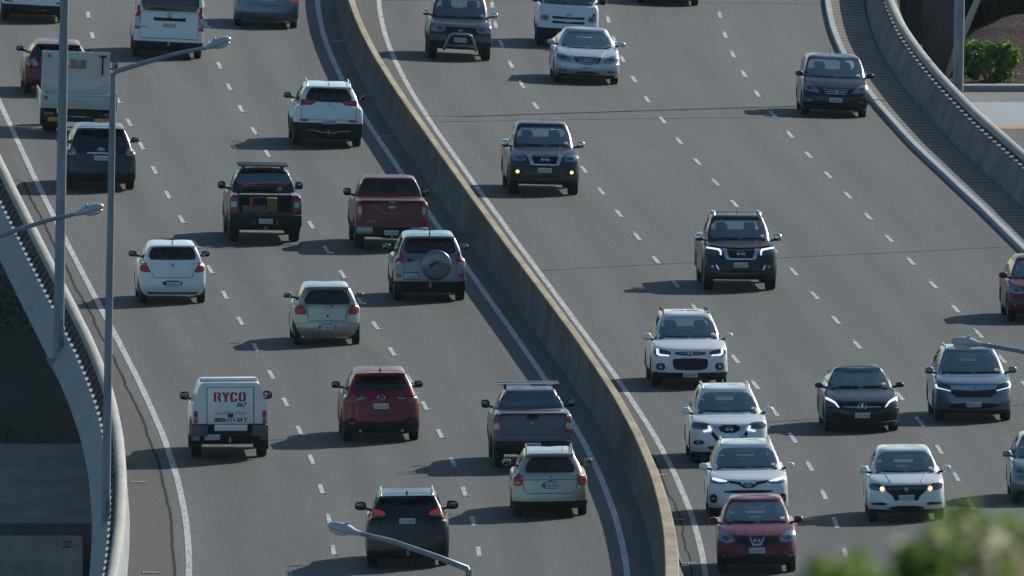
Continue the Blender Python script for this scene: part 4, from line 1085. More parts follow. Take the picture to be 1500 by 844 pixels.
def rav_spare():
    c = Car('offroad_car', 'grey green off-road car with a spare wheel on its back door, behind the red ute', 'car', GREYG, L=4.2, W=1.82, H=1.70, clad=.52, zbelt=1.08, zc=1.08, zh=.96, rb=.12, rt=.44, wb=.88, wt=.70, wbase=2.5, fo=.85, rw=.36, yc=1.0, yt=1.8, bowR=.10)
    win(c, 'R', .66, .75, 1.55, 1.16, .0); win(c, 'F', .68, .82, 1.62, 1.16, .02); c.side_windows((0, .46, .85)); c.spoiler(d=.1)
    c.patch('tail_lamp', 'R', [(.72, .96), (.75, 1.17), (.86, 1.21), (.93, 1.15), (.965, 1.0), (.94, .92), (.82, .90)], M['red_lens'], .014, .03, 1, mirror=True)
    c.patch('lamp_strip', 'R', rect(.80, .93, .90, .96), M['clear_lens'], .018, .012, 1, mirror=True)
    c.patch('reflector', 'R', rect(.79, .93, .57, .66), M['red_lens'], .012, .02, 1, mirror=True)
    c.line('door_seam', 'R', [(-.72, 1.12), (-.72, .50), (.72, .50), (.72, 1.12)], w=.016)
    x, v = .145, .885
    h = c.hit('R', x, v); y = h.y; r = .385
    bm = bmesh.new(); prof = [(.02, r * .95), (.0, r), (-.17, r), (-.21, r * .93), (-.235, r * .78), (-.24, r * .3), (-.24, 0.001)]
    n = 40; rg = [[bm.verts.new((x + rr * math.cos(2 * math.pi * k / n), y + dy, h.z + rr * math.sin(2 * math.pi * k / n))) for k in range(n)] for dy, rr in prof]
    for a, b in zip(rg[:-1], rg[1:]):
        for k in range(n): bm.faces.new((a[k], a[(k + 1) % n], b[(k + 1) % n], b[k]))
    sw = bm_obj('spare_wheel_cover', bm, GREYG, c.root, 40)
    bm = bmesh.new(); yy = y - .244
    def blade(pts, w):
        L = [];
        for i, p in enumerate(pts):
            a = Vector(pts[max(i - 1, 0)]); b = Vector(pts[min(i + 1, len(pts) - 1)]); d = (b - a).normalized(); L.append((p[0], p[1], -d.y * w[i], d.x * w[i]))
        A = [bm.verts.new((x + q[0] + q[2], yy, h.z + q[1] + q[3])) for q in L]; B = [bm.verts.new((x + q[0] - q[2], yy, h.z + q[1] - q[3])) for q in L]
        for i in range(len(L) - 1): bm.faces.new((A[i], A[i + 1], B[i + 1], B[i]))
    blade([(-.17, -.10), (-.12, -.01), (-.05, .06), (.08, .10), (.21, .115)], [.01, .026, .026, .012, .003])
    blade([(-.19, .0), (-.11, .03), (-.03, .035)], [.004, .016, .008])
    r_ = bmesh.ops.extrude_face_region(bm, geom=bm.faces[:])
    for e in r_['geom']:
        if isinstance(e, bmesh.types.BMVert): e.co.y -= .006
    bm_obj('cover_emblem', bm, M['ink'], sw)
    lettering('Fern', .17, M['ink'], sw, (x + .07, yy - .003, h.z - .015), 'R', 'cover_lettering', shear=.25)
    c.patch('plate_panel', 'R', rect(-.72, -.30, .52, .70), M['grey_plastic'], .004, .012, 0)
    c.plate('R', 'FLQ68', .60, -.47, .36)
    c.patch('diamond_badge', 'R', [(-.68, .99), (-.56, 1.045), (-.44, .99), (-.56, .94)], M['ink'], .01, .014, 0)
    c.mirrors(GREYG, h=.17); c.whip(0, None, .12, .012); c.wheels(.22); c.seats(); c.tow(.46)
    return c.finish(-2.1, -7.29, 'R')
def hiace_rear():
    c = Car('delivery_van', 'tall white van with a dark rear window, cut off by the top of the frame', 'van', WHITE, L=5.2, W=1.93, H=2.12, clad=.46, zbelt=1.28, zc=1.3, zh=1.02, rb=.05, rt=.16, wb=.96, wt=.84, wbase=3.2, fo=.95, rw=.345, yc=.55, yt=1.3, bowR=.05, crR=(.12, .10))
    win(c, 'R', .80, .88, 2.00, 1.255, .0); win(c, 'F', .80, .88, 1.95, 1.35, .02); c.side_windows((0, .3, .62, .96))
    for v0, v1, mm, nm in ((1.09, 1.40, 'red_lens', 'tail_lamp'), (.82, 1.09, 'clear_lens', 'reversing_lamp'), (.74, .82, 'red_lens', 'brake_lamp')):
        c.patch(nm, 'R', [(.865, v0), (.985, v0), (.975, v1), (.855, v1)], M[mm], .014, .03, 0, mirror=True)
    c.line('tailgate_seam', 'R', [(-.84, 1.25), (-.84, .50), (.84, .50), (.84, 1.25)], w=.016)
    c.patch('handle_garnish', 'R', [(-.46, .99), (.46, .99), (.46, 1.09), (.1, 1.075), (0, 1.10), (-.1, 1.075), (-.46, 1.09)], M['black'], .014, .03, 0)
    c.plate('R', 'EAC147', .87); c.emblem('R', 'ovals', 1.165, .05); c.mirrors(WHITE, c.ycow - .05, 1.58, .2, .3, .06); c.wheels(.2); c.seats(((1.2, 1), (2.3, 0)), 1.75)
    lettering('HIACE', .07, M['grey_plastic'], c.root, (-.66, c.hit('R', -.66, .86).y - .01, .85), 'R', 'badge_lettering')
    c.tow(.44)
    return c.finish(-9.62, 94.3, 'R')
def white_top():
    c = Car('crossover_car', 'white crossover cut by the top left corner, with a black rear bumper', 'car', WHITE, L=4.55, W=1.84, H=1.66, clad=.50, zbelt=1.05, rb=.14, rt=.5, wt=.69, bowR=.12, rw=.35)
    win(c, 'R', .62, .76, 1.50, 1.12, .02); win(c, 'F', .66, .8, 1.60, 1.14, .02); c.side_windows((0, .42, .82, 1)); c.spoiler()
    c.patch('tail_lamp', 'R', [(.55, .96), (.93, .98), (.95, .84), (.6, .86)], M['red_lens'], .012, .03, 1, mirror=True)
    c.patch('reflector', 'R', [(.62, .52), (.94, .565), (.93, .50), (.64, .48)], M['red_dark'], .012, .02, 1, mirror=True)
    c.patch('bumper_trim', 'R', [(-.42, .30), (-.3, .325), (.3, .325), (.42, .30), (.3, .29), (-.3, .29)], M['chrome'], .015, .02, 0)
    c.plate('R', 'KTR504', .74); c.mirrors(WHITE); c.wheels(); c.seats()
    return c.finish(-13.52, 108.34, 'R')
def red_hatch():
    c = Car('hatchback_car', 'red hatchback half hidden behind the pale tray truck', 'car', CRIM, L=4.3, W=1.82, H=1.47, zbelt=.98, zc=.98, zh=.82, rb=.14, rt=.46, wt=.68, wbase=2.6, rw=.33, bowR=.14, crR=(.34, .24), clad=.34)
    win(c, 'R', .60, .76, 1.36, 1.0, .01); win(c, 'F', .66, .8, 1.40, 1.0, .02); c.side_windows((0, .45, .9)); c.spoiler()
    c.patch('tail_lamp', 'R', [(.60, .78), (.66, .93), (.88, .95), (.955, .86), (.93, .76), (.75, .73)], M['clear_lens'], .014, .03, 1, mirror=True)
    c.patch('lamp_strip', 'R', [(.70, .80), (.74, .90), (.84, .90), (.84, .80)], M['red_lens'], .018, .012, 1, mirror=True)
    c.plate('R', 'JDA931', .62); c.mirrors(M['black']); c.whip(); c.wheels(.2); c.seats(top=1.22)
    return c.finish(-12.47, 74.43, 'R')
def sedan_top():
    c = Car('sedan_car', 'blue grey sedan seen from behind at the top edge, left of the median', 'car', BLUEG, L=4.6, W=1.8, H=1.46, kind='sedan', zbelt=.96, zc=.96, zd=1.0, zh=.78, rb=.62, rt=1.35, wt=.66, wbase=2.68, rw=.325, bowR=.12, crR=(.34, .2), yc=1.2, yt=2.0)
    win(c, 'R', .60, .76, 1.40, 1.10, .0); win(c, 'F', .66, .8, 1.40, 1.0, .02); c.side_windows((0, .5, .95))
    c.patch('tail_lamp', 'R', [(.66, .74), (.68, .90), (.93, .90), (.965, .80), (.94, .72)], M['red_lens_lit'], .014, .03, 1, mirror=True)
    c.line('boot_seam', 'R', [(-.64, .9), (-.64, .60), (.64, .60), (.64, .9)], w=.012)
    c.plate('R', 'HAB229', .78); c.mirrors(BLUEG); c.wheels(.2); c.seats(top=1.2)
    return c.finish(-6.98, 111.6, 'R')
def ute_common(c, sw=(0, .5, .97)):
    c.side_windows(sw)
def black_ute():
    c = Car('pickup_truck', 'black ute with an open tray of orange gear and a flat roof rack', 'ute', BLACKP, L=5.25, W=1.86, H=1.80, kind='ute', zb=.34, clad=.60, zbelt=1.16, zc=1.18, zd=1.23, zh=1.08, rb=1.62, rt=1.82, wb=.88, wt=.72, wbase=3.15, fo=.92, rw=.385, yc=1.25, yt=2.0, bowR=.03, crR=(.12, .08))
    win(c, 'R', .68, .80, 1.80, 1.46, .0, M['glass']); win(c, 'F', .70, .82, 1.72, 1.26, .02, M['glass']); ute_common(c)
    for v0, v1, mm, nm in ((1.0, 1.20, 'red_lens', 'tail_lamp'), (.86, 1.0, 'clear_lens', 'reversing_lamp'), (.75, .86, 'red_lens', 'brake_lamp')):
        c.patch(nm, 'R', [(.79, v0), (.955, v0), (.955, v1), (.79, v1)], M[mm], .014, .03, 0, mirror=True)
    # the tray is open at the back: the opening, its drawers and the load
    bm = bmesh.new(); box_bm(bm, (0, c.Rr + .72, 1.03), (1.36, 1.75, .50)); c.cut.append(bm)
    y = c.Rr + .40
    box('tray_drawer', (-.30, y, .86), (.62, .5, .16), M['grey_plastic'], c.root)
    bx = box('wooden_box', (.17, y - .06, .97), (.24, .45, .34), M['wood'], c.root); box('box_lid', (.17, y - .06, 1.15), (.26, .47, .02), M['wood'], bx)
    box('orange_strap', (-.38, c.Rr + .12, 1.0), (.055, .02, .36), M['red_cloth'], c.root)
    box('black_crate', (-.16, y + .2, 1.06), (.32, .4, .20), M['black'], c.root)
    ds = box('tread_plate', (0, c.Rr + .06, 1.265), (1.36, .10, .045), M['tin'], c.root)
    for k in range(16): box('tread_bar', (-.64 + k * .085, c.Rr + .004, 1.265), (.035, .012, .05), M['chrome'], ds, .003, Matrix.Rotation(R(35), 3, 'Y'))
    yb = c.Rr + 1.1
    tube('red_pole', [(-.55, yb, 1.44), (-.1, yb - .02, 1.49), (.48, yb - .04, 1.52)], .022, M['red_cloth'], c.root)
    tube('cargo_roll', [(-.58, yb - .15, 1.36), (.40, yb - .15, 1.36)], .075, M['black'], c.root, 12)
    bm = bmesh.new(); bmesh.ops.create_cone(bm, cap_ends=True, segments=20, radius1=.12, radius2=.12, depth=.08, matrix=Matrix.Translation((.37, c.Rr + .42, 1.40)) @ Matrix.Rotation(R(90), 4, 'X'))
    wl = bm_obj('work_light', bm, M['black'], c.root, 40)
    bm = bmesh.new(); bmesh.ops.create_cone(bm, cap_ends=True, segments=16, radius1=.06, radius2=.06, depth=.02, matrix=Matrix.Translation((.37, c.Rr + .37, 1.40)) @ Matrix.Rotation(R(90), 4, 'X'))
    bm_obj('light_lens', bm, M['clear_lens'], wl, 40)
    rk = box('roof_rack', (0, c.ytop - .75, c.H + .09), (1.30, 1.4, .03), M['black'], c.root, .01)
    for k in range(6): box('rack_slat', (0, c.ytop - .15 - .24 * k, c.H + .112), (1.26, .06, .02), M['grey_plastic'], rk, .004)
    for sx in (-.5, .5):
        for sy in (-.25, -1.2): box('rack_foot', (sx, c.ytop + sy, c.H + .03), (.06, .10, .10), M['black'], rk, .01)
    c.patch('brake_light', 'R', rect(-.24, .24, 1.855, 1.885), M['red_lens'], .02, .02, 0)
    b = box('steel_bumper', (0, c.Rr - .06, .60), (1.86, .20, .30), M['black'], c.root, .04)
    for sx in (-.3, .3): box('tow_hook', (sx, c.Rr - .17, .56), (.05, .04, .12), M['grey_plastic'], b, .01)
    box('number_plate', (0, c.Rr - .168, .585), (.36, .012, .125), M['plate'], c.root, .004)
    lettering('JXZ616', .098, M['ink'], c.root, (0, c.Rr - .176, .55), 'R', 'plate_lettering', .32)
    c.mirrors(M['black'], h=.2); c.wheels(.26); c.seats(((1.2, 1),), 1.58); c.tow(.46)
    for sg in (-1, 1): box('mud_flap', (sg * .78, c.ya['R'] - .46, .42), (.28, .02, .34), M['black'], c.root, .004)
    return c.finish(-6.41, 15.48, 'R')
def red_ute():
    c = Car('pickup_truck', 'dark red ute with a large tailgate emblem, alongside the median', 'ute', DRED, L=5.35, W=1.86, H=1.80, kind='ute', zb=.34, clad=.60, zbelt=1.16, zc=1.18, zd=1.27, zh=1.08, rb=1.72, rt=1.9, wb=.90, wt=.74, wbase=3.2, fo=.92, rw=.38, yc=1.25, yt=2.0, bowR=.03, crR=(.10, .08))
    win(c, 'R', .71, .86, 1.80, 1.40, .0, M['glass_tint']); win(c, 'F', .70, .82, 1.72, 1.26, .02); ute_common(c)
    c.patch('tail_lamp', 'R', [(.82, .71), (.985, .70), (.985, 1.16), (.93, 1.20), (.84, 1.16)], M['red_lens'], .014, .03, 1, mirror=True)
    c.patch('reversing_lamp', 'R', rect(.84, .93, .86, 1.04), M['clear_lens'], .018, .012, 0, mirror=True)
    c.line('tailgate_seam', 'R', [(-.81, 1.28), (-.81, .64), (.81, .64), (.81, 1.28)], w=.014)
    c.line('tailgate_crease', 'R', [(-.55, 1.10), (-.3, .95), (-.12, .86), (.12, .86), (.3, .95), (.55, 1.10)], M['red_dark'], .02)
    c.patch('tailgate_handle', 'R', rect(-.09, .09, 1.15, 1.195), M['chrome'], .02, .03, 0)
    c.emblem('R', 'oval', 1.035, .055)
    box('tailgate_cap', (0, c.Rr + .07, 1.295), (1.56, .12, .035), CHAMP, c.root, .012)
    box('tonneau_cover', (0, c.Rr + .86, 1.285), (1.50, 1.45, .02), M['black'], c.root, .008)
    st = box('rear_step', (0, c.Rr - .07, .50), (1.0, .16, .16), M['black'], c.root, .03)
    for sg in (-1, 1): box('chrome_corner', (sg * .70, c.Rr - .06, .52), (.44, .17, .19), M['tin'], st, .05)
    box('number_plate', (-.02, c.Rr - .16, .47), (.36, .012, .125), M['plate'], c.root, .004)
    lettering('ML3820', .098, M['ink'], c.root, (-.02, c.Rr - .168, .435), 'R', 'plate_lettering', .32)
    lettering('RANGER', .07, M['chrome'], c.root, (-.55, c.Rr - .005, .72), 'R', 'badge_lettering')
    c.mirrors(M['black'], h=.2); c.whip(0, c.ytop - .6, .16); c.wheels(.25); c.seats(((1.2, 1), (2.0, 0)), 1.56); c.tow(.42)
    return c.finish(-3.15, 13.34, 'R')
def slate_ute():
    c = Car('pickup_truck', 'slate blue ute with a roof bar and a black tailgate handle', 'ute', SLATE, L=5.25, W=1.86, H=1.80, kind='ute', zb=.36, clad=.68, zbelt=1.2, zc=1.2, zd=1.31, zh=1.1, rb=1.6, rt=1.76, wb=.86, wt=.66, wbase=3.1, fo=.92, rw=.385, yc=1.25, yt=2.0, bowR=.03, crR=(.12, .08))
    win(c, 'R', .66, .82, 1.77, 1.45, .0, M['glass']); win(c, 'F', .68, .82, 1.78, 1.22, .02, M['glass']); ute_common(c)
    for v0, v1, mm, nm in ((1.02, 1.20, 'red_lens', 'tail_lamp'), (.88, 1.02, 'clear_lens', 'reversing_lamp'), (.77, .88, 'red_lens', 'brake_lamp')):
        c.patch(nm, 'R', [(.84, v0), (.985, v0), (.985, v1), (.84, v1)], M[mm], .014, .03, 0, mirror=True)
    c.line('tailgate_seam', 'R', [(-.82, 1.32), (-.82, .75), (.82, .75), (.82, 1.32)], w=.014)
    c.line('tailgate_crease', 'R', [(-.80, .86), (.80, .86)], M['black'], .008)
    c.patch('tailgate_handle', 'R', [(-.14, 1.10), (.14, 1.10), (.16, 1.23), (-.16, 1.23)], M['black'], .014, .03, 1)
    c.emblem('R', 'diamonds', 1.0, .05)
    box('tonneau_cover', (0, c.Rr + .8, 1.325), (1.52, 1.5, .02), M['grey_plastic'], c.root, .008)
    y = c.ytop - .6; z = c.H + .10
    rk = box('roof_rack', (-.06, y, z), (1.50, .10, .03), M['tin'], c.root, .012); box('rack_bar', (-.06, y - .65, z), (1.50, .10, .03), M['aluminium'], rk, .012)
    for sx in (-.58, .58):
        for sy in (0, -.65): box('rack_foot', (sx, y + sy, z - .07), (.05, .08, .14), M['black'], rk, .01)
    b = box('rear_bumper', (0, c.Rr - .05, .58), (1.84, .16, .20), M['black'], c.root, .04)
    box('number_plate', (0, c.Rr - .14, .585), (.36, .012, .125), M['plate'], c.root, .004)
    lettering('EQM475', .098, M['ink'], c.root, (0, c.Rr - .148, .55), 'R', 'plate_lettering', .32)
    c.mirrors(M['black'], h=.2); c.wheels(.25); c.seats(((1.2, 1), (2.0, 0)), 1.54); c.tow(.42)
    return c.finish(.46, -68.06, 'R')
def service_truck():
    c = Car('service_truck', 'white service truck with a sloping sided canopy and red RYCO lettering', 'truck', WHITE, L=5.2, W=1.82, H=1.70, kind='ute', zb=.36, clad=1.6, clad_to=-.75, zbelt=1.16, zc=1.18, zd=1.0, zh=1.08, rb=2.1, rt=2.25, wb=.88, wt=.62, wbase=3.1, fo=.92, rw=.37, yc=1.2, yt=1.95, bowR=.02, crR=(.06, .05))
    win(c, 'F', .70, .82, 1.72, 1.25, .02); c.side_windows((0, .6, 1)); c.mid = 0
    c.rootm = None
    y0, y1 = c.Rr - .16, c.Rr + 2.05
    sec = [(-.89, .86), (.89, .86), (.89, 1.26), (.70, 1.80), (.64, 1.83), (-.64, 1.83), (-.70, 1.80), (-.89, 1.26)]
    V = [(x, y0, z) for x, z in sec] + [(x, y1, z) for x, z in sec]; n = len(sec)
    Fc = [tuple(range(n)), tuple(range(2 * n - 1, n - 1, -1))] + [(i + n, (i + 1) % n + n, (i + 1) % n, i) for i in range(n)]
    bx = mesh_obj('canopy_box', V, Fc, WHITE, c.root)
    bm = bmesh.new(); bm.from_mesh(bx.data); bmesh.ops.recalc_face_normals(bm, faces=bm.faces[:]); bmesh.ops.bevel(bm, geom=bm.edges[:], offset=.018, segments=2, affect='EDGES'); bm.to_mesh(bx.data); bm.free(); smooth_mesh(bx.data, 30)
    dr = box('rear_door', (.01, y0 - .006, 1.29), (1.08, .02, .86), WHITE, bx, .006)
    bm = bmesh.new()
    for ce, sz in (((.01, y0 - .002, 1.725), (1.12, .012, .018)), ((.01, y0 - .002, .855), (1.12, .012, .018)), ((-.545, y0 - .002, 1.29), (.016, .012, .88)), ((.565, y0 - .002, 1.29), (.016, .012, .88))): box_bm(bm, ce, sz)
    bm_obj('door_seal', bm, M['grey_plastic'], dr)
    yf = y0 - .019
    LET = {'R': [[(0, 0), (.25, 0), (.25, 1), (0, 1)], [(.30, 1), (.60, 1), (.74, .88), (.74, .62), (.63, .50), (.78, 0), (.50, 0), (.38, .44), (.38, .56), (.47, .62), (.47, .80), (.40, .86), (.30, .86)]],
           'Y': [[(0, 1), (.29, 1), (.40, .66), (.51, 1), (.76, 1), (.53, .42), (.53, 0), (.26, 0), (.26, .42)]],
           'C': [[(.74, .66), (.74, .86), (.60, 1), (.16, 1), (0, .84), (0, .16), (.16, 0), (.60, 0), (.74, .14), (.74, .34), (.50, .34), (.50, .2), (.44, .13), (.34, .13), (.28, .2), (.28, .8), (.34, .87), (.44, .87), (.50, .8), (.50, .66)]],
           'O': [[(.37, 1), (.16, 1), (0, .84), (0, .16), (.16, 0), (.37, 0), (.37, .12), (.28, .2), (.28, .8), (.37, .88)], [(.42, 1), (.62, 1), (.78, .84), (.78, .16), (.62, 0), (.42, 0), (.42, .12), (.50, .2), (.50, .8), (.42, .88)]]}
    bm = bmesh.new()
    for ch, xo in (('R', -.38), ('Y', -.185), ('C', .005), ('O', .205)):
        for pg in LET[ch]:
            tri(bm, [(xo + px_ * .225, 1.385 + pz_ * .225) for px_, pz_ in pg], yf - .004)
    bm_obj('sign_lettering', bm, M['ink_red'], dr)
    lettering('24.7', .125, M['ink'], dr, (.26, yf, 1.27), 'R', 'sign_lettering', shear=.35, ext=.002, bold=.006)
    lettering('CALL CONNECT & GO', .075, M['ink'], dr, (.01, yf, 1.09), 'R', 'sign_lettering', maxw=.74)
    lettering('0800-111-24 7', .13, M['ink'], dr, (.01, yf, .915), 'R', 'sign_lettering', maxw=.78, ext=.002, bold=.005)
    box('door_handle', (.01, yf - .01, 1.055), (.13, .03, .07), M['black'], dr, .012)
    for yy in (y0 + .12, y0 + .75): tube('roof_rail', [(-.70, yy, 1.87), (.66, yy, 1.87)], .028, M['aluminium'], bx, 8)
    for sg in (-1, 1):
        for v, mm, h_, nm in ((1.10, 'red_lens', .14, 'tail_lamp'), (1.0, 'clear_lens', .06, 'reversing_lamp'), (.92, 'red_lens', .08, 'brake_lamp')): box(nm, (sg * .81, y0 - .012, v), (.085, .03, h_), M[mm], bx, .008)
        box('mud_flap', (sg * .80, y0 + .55, .42), (.24, .02, .40), M['black'], c.root, .004)
        box('wheel_guard', (sg * .72, y0 + .2, .70), (.38, .5, .26), M['grey_plastic'], c.root, .02)
        box('cab_guard', (sg * .80, y0 + .04, .62), (.17, .06, .30), M['tin'] if sg < 0 else M['grey_plastic'], c.root, .01)
    box('tail_board', (.02, y0 + .03, .77), (.78, .05, .16), WHITE, c.root, .01)
    box('rear_crossbar', (0, y0 + .06, .60), (1.5, .08, .12), M['black'], c.root, .01)
    box('number_plate', (-.42, y0 - .0, .545), (.36, .012, .125), M['plate'], c.root, .004)
    lettering('FZD26', .098, M['ink'], c.root, (-.42, y0 - .008, .51), 'R', 'plate_lettering', .32)
    c.mirrors(M['black'], h=.2, w=.22); c.wheels(.24); c.tow(.5)
    return c.finish(-6.71, -64.07, 'R')
def tray_truck():
    c = Car('tray_truck', 'pale grey flat tray truck with a tall headboard, at the far left', 'truck', M['truck_grey'], L=5.6, W=1.80, H=1.98, kind='ute', zb=.42, clad=1.6, clad_to=.95, zbelt=1.3, zc=1.3, zd=.74, zh=1.05, rb=3.85, rt=3.95, wb=.94, wt=.84, wbase=2.9, fo=1.05, rw=.36, yc=.3, yt=.75, bowR=.02, crR=(.06, .05))
    c.side_windows((0, 1)); win(c, 'F', .80, .88, 1.9, 1.35, .02)
    T = M['truck_grey']; r0 = c.Rr; yh = r0 + 3.55
    box('tray_floor', (0, r0 + 1.74, .76), (2.06, 3.5, .08), T, c.root, .01)
    tg = box('tailgate', (0, r0 - .03, .92), (1.96, .04, .38), T, c.root, .012)
    for z in (.745, 1.095): box('tailgate_rib', (0, r0 - .055, z), (1.98, .03, .035), T, tg, .008)
    for sg in (-1, 1):
        sd_ = box('side_board', (sg * 1.02, r0 + 1.74, .95), (.035, 3.5, .38), T, c.root, .01)
        box('corner_post', (sg * 1.0, r0 + .0, .95), (.06, .06, .48), T, sd_, .01)
        box('tail_lamp', (sg * .90, r0 - .062, 1.0), (.09, .03, .09), M['red_lens'], tg, .01)
        box('hazard_board', (sg * .62, r0 - .02, .42), (.40, .02, .12), M['amber_lens'], c.root, .004)
        box('marker_lamp', (sg * .80, r0 + .02, .56), (.22, .05, .11), M['red_dark'], c.root, .01)
        tube('mirror_arm', [(sg * .8, c.F - .35, 1.5), (sg * 1.12, c.F - .3, 1.55)], .02, M['black'], c.root)
        mi = box('wing_mirror', (sg * 1.12, c.F - .3, 1.62), (.15, .08, .28), M['black'], c.root, .03)
        box('mirror_glass', (sg * 1.12, c.F - .346, 1.62), (.11, .01, .22), M['mirror_glass'], mi, .003)
        if sg > 0: box('side_indicator', (sg * 1.10, c.F - .36, 1.52), (.07, .02, .06), M['amber_lens'], mi, .006)
        box('mud_flap', (sg * .72, c.ya['R'] - .5, .32), (.42, .02, .42), M['black'], c.root, .004)
    hb = bmesh.new()
    # headboard built as strips round its window opening
    for cx_, cz_, w_, h_ in ((0, 1.20, 1.84, .80), (0, 1.945, 1.84, .19), (-.655, 1.725, .53, .25), (.60, 1.725, .64, .25)): box_bm(hb, (cx_, yh, cz_), (w_, .05, h_))
    h = bm_obj('headboard', hb, T, c.root)
    tube('headboard_rail', [(-.92, yh, 2.05), (.92, yh, 2.05)], .025, M['aluminium'], h, 8)
    box('headboard_pane', (-.05, yh + .02, 1.725), (.68, .008, .25), M['glass'], h, 0)
    bm = bmesh.new(); bmesh.ops.create_uvsphere(bm, u_segments=14, v_segments=10, radius=.11, matrix=Matrix.Translation((.03, yh + .22, 1.74)) @ Matrix.Diagonal((1, .8, 1.2, 1)))
    bm_obj('pink_headrest', bm, mat('pink_fabric', (.62, .22, .20), .8), c.root, 60)
    tube('latch_bar', [(.72, yh - .05, 1.93), (.72, yh - .05, 1.45)], .022, M['black'], h); box('latch_head', (.72, yh - .05, 1.95), (.20, .05, .05), M['black'], h, .01)
    box('latch_plate', (-.72, yh - .03, 1.93), (.07, .03, .09), M['grey_plastic'], h, .01)
    bm = bmesh.new()
    for xx, w_ in ((-.62, .3), (-.1, .5), (.42, .3)): box_bm(bm, (xx, r0 + 2.6, .84), (w_, .5, .10))
    bm_obj('loose_timber', bm, M['wood'], c.root)
    box('chassis_rail', (0, r0 + 1.6, .60), (.8, 3.3, .16), M['black'], c.root, .02)
    box('rear_crossbar', (0, r0 + .02, .44), (1.7, .08, .14), M['black'], c.root, .01)
    box('number_plate', (.02, r0 - .04, .57), (.36, .012, .125), M['plate'], c.root, .004)
    lettering('DKW98', .098, M['ink'], c.root, (.02, r0 - .048, .535), 'R', 'plate_lettering', .32)
    c.wheels(.34)
    return c.finish(-11.74, 58.17, 'R')

# ============================== traffic coming, seen from the front
def grille_bars(c, u, vs, m, w=.03, ut=None, name='grille_bar'):
    for i, v in enumerate(vs):
        k = u if ut is None else u + (ut - u) * i / max(1, len(vs) - 1)
        c.patch(name, 'F', rect(-k, k, v - w / 2, v + w / 2), m, .018, .02, 0)
def headlamp(c, pts, m='clear_lens', drl=None, lens=None, rnd=1, bulb=None):
    c.patch('headlamp', 'F', pts, M[m], .012, .03, rnd, mirror=True)
    if drl: c.patch('running_lamp', 'F', drl, M['drl'], .019, .014, 0, mirror=True, grid=.04)
    if lens: c.patch('lamp_lens', 'F', lens, M['smoke_lens'], .017, .012, 1, mirror=True)
    if bulb: c.patch('lamp_bulb', 'F', [(bulb[0] + bulb[2] * math.cos(a) / c.hw, bulb[1] + bulb[2] * math.sin(a)) for a in np.linspace(0, 2 * math.pi, 14)[:-1]], M[bulb[3]], .022, .02, 0, mirror=True)
def fog(c, u, v, w, h, m='smoke_lens', lens=None):
    f = c.patch('fog_lamp', 'F', rect(u - w / 2, u + w / 2, v - h / 2, v + h / 2), M[m], .012, .02, 1, mirror=True)
    if lens:
        c.patch('fog_lens', 'F', [(u + lens[0] * math.cos(a) / c.hw, v + lens[0] * math.sin(a)) for a in np.linspace(0, 2 * math.pi, 14)[:-1]], M[lens[1]], .02, .014, 0, mirror=True)
def wind(c, ut, ub, vt, vb, bow=.03, sticker=True):
    g = win(c, 'F', ut, ub, vt, vb, bow, M['glass'])
    if sticker: c.patch('window_sticker', 'F', rect(-ub * .88, -ub * .76, vb + .04, vb + .09), M['plate'], .006, .006, 0)
    c.line('wiper', 'F', [(-ub * .8, vb + .01), (-.1, vb - bow * .6 + .015)], M['black'], .02, off=.015, depth=.015)
    c.line('wiper', 'F', [(.0, vb - bow + .02), (ub * .7, vb + .005)], M['black'], .02, off=.015, depth=.015)
def terrano():
    c = Car('offroad_car', 'dark green off-road car with a steel nudge bar, near the top beside the median', 'car', DGREEN, L=4.6, W=1.78, H=1.80, clad=.66, zb=.32, zbelt=1.12, zc=1.12, zh=.98, rb=.1, rt=.3, wb=.88, wt=.74, wbase=2.65, fo=.86, rw=.37, yc=1.25, yt=1.9, bowF=.10, crF=(.22, .16))
    wind(c, .72, .84, 1.70, 1.19); win(c, 'R', .66, .78, 1.6, 1.2); c.side_windows((0, .42, .8, 1))
    headlamp(c, [(.48, .75), (.50, .93), (.70, .95), (.90, .94), (.95, .80), (.88, .73)], lens=[(.55, .79), (.56, .89), (.74, .90), (.74, .79)])
    c.patch('grille', 'F', [(-.44, .70), (.44, .70), (.51, .80), (.48, .895), (-.48, .895), (-.51, .80)], M['black'], .012, .02, 1); c.emblem('F', 'ring_bar', .80, .05)
    c.line('grille_surround', 'F', [(-.52, .91), (.52, .91)], M['chrome'], .03, off=.014)
    c.patch('bumper_panel', 'F', [(.45, .50), (.96, .50), (.98, .66), (.45, .66)], M['grey_plastic'], .008, .02, 0, mirror=True)
    y = c.F + .16
    tube('nudge_bar', [(-.45, c.F - .1, .30), (-.43, y, .40), (-.36, y, .60), (-.30, y, .72), (-.20, y, .76), (.20, y, .76), (.30, y, .72), (.36, y, .60), (.43, y, .40), (.45, c.F - .1, .30)], .036, M['tin'], c.root, 10)
    c.patch('skid_plate', 'F', [(-.44, .34), (.44, .34), (.52, .41), (-.52, .41)], M['aluminium'], .02, .02, 0)
    c.plate('F', 'CRK194', .53); c.mirrors(M['chrome'], w=.2, h=.17); c.wheels(.25); c.seats(top=1.52); c.rails(M['tin'])
    return c.finish(-1.5, 100.3, 'F')
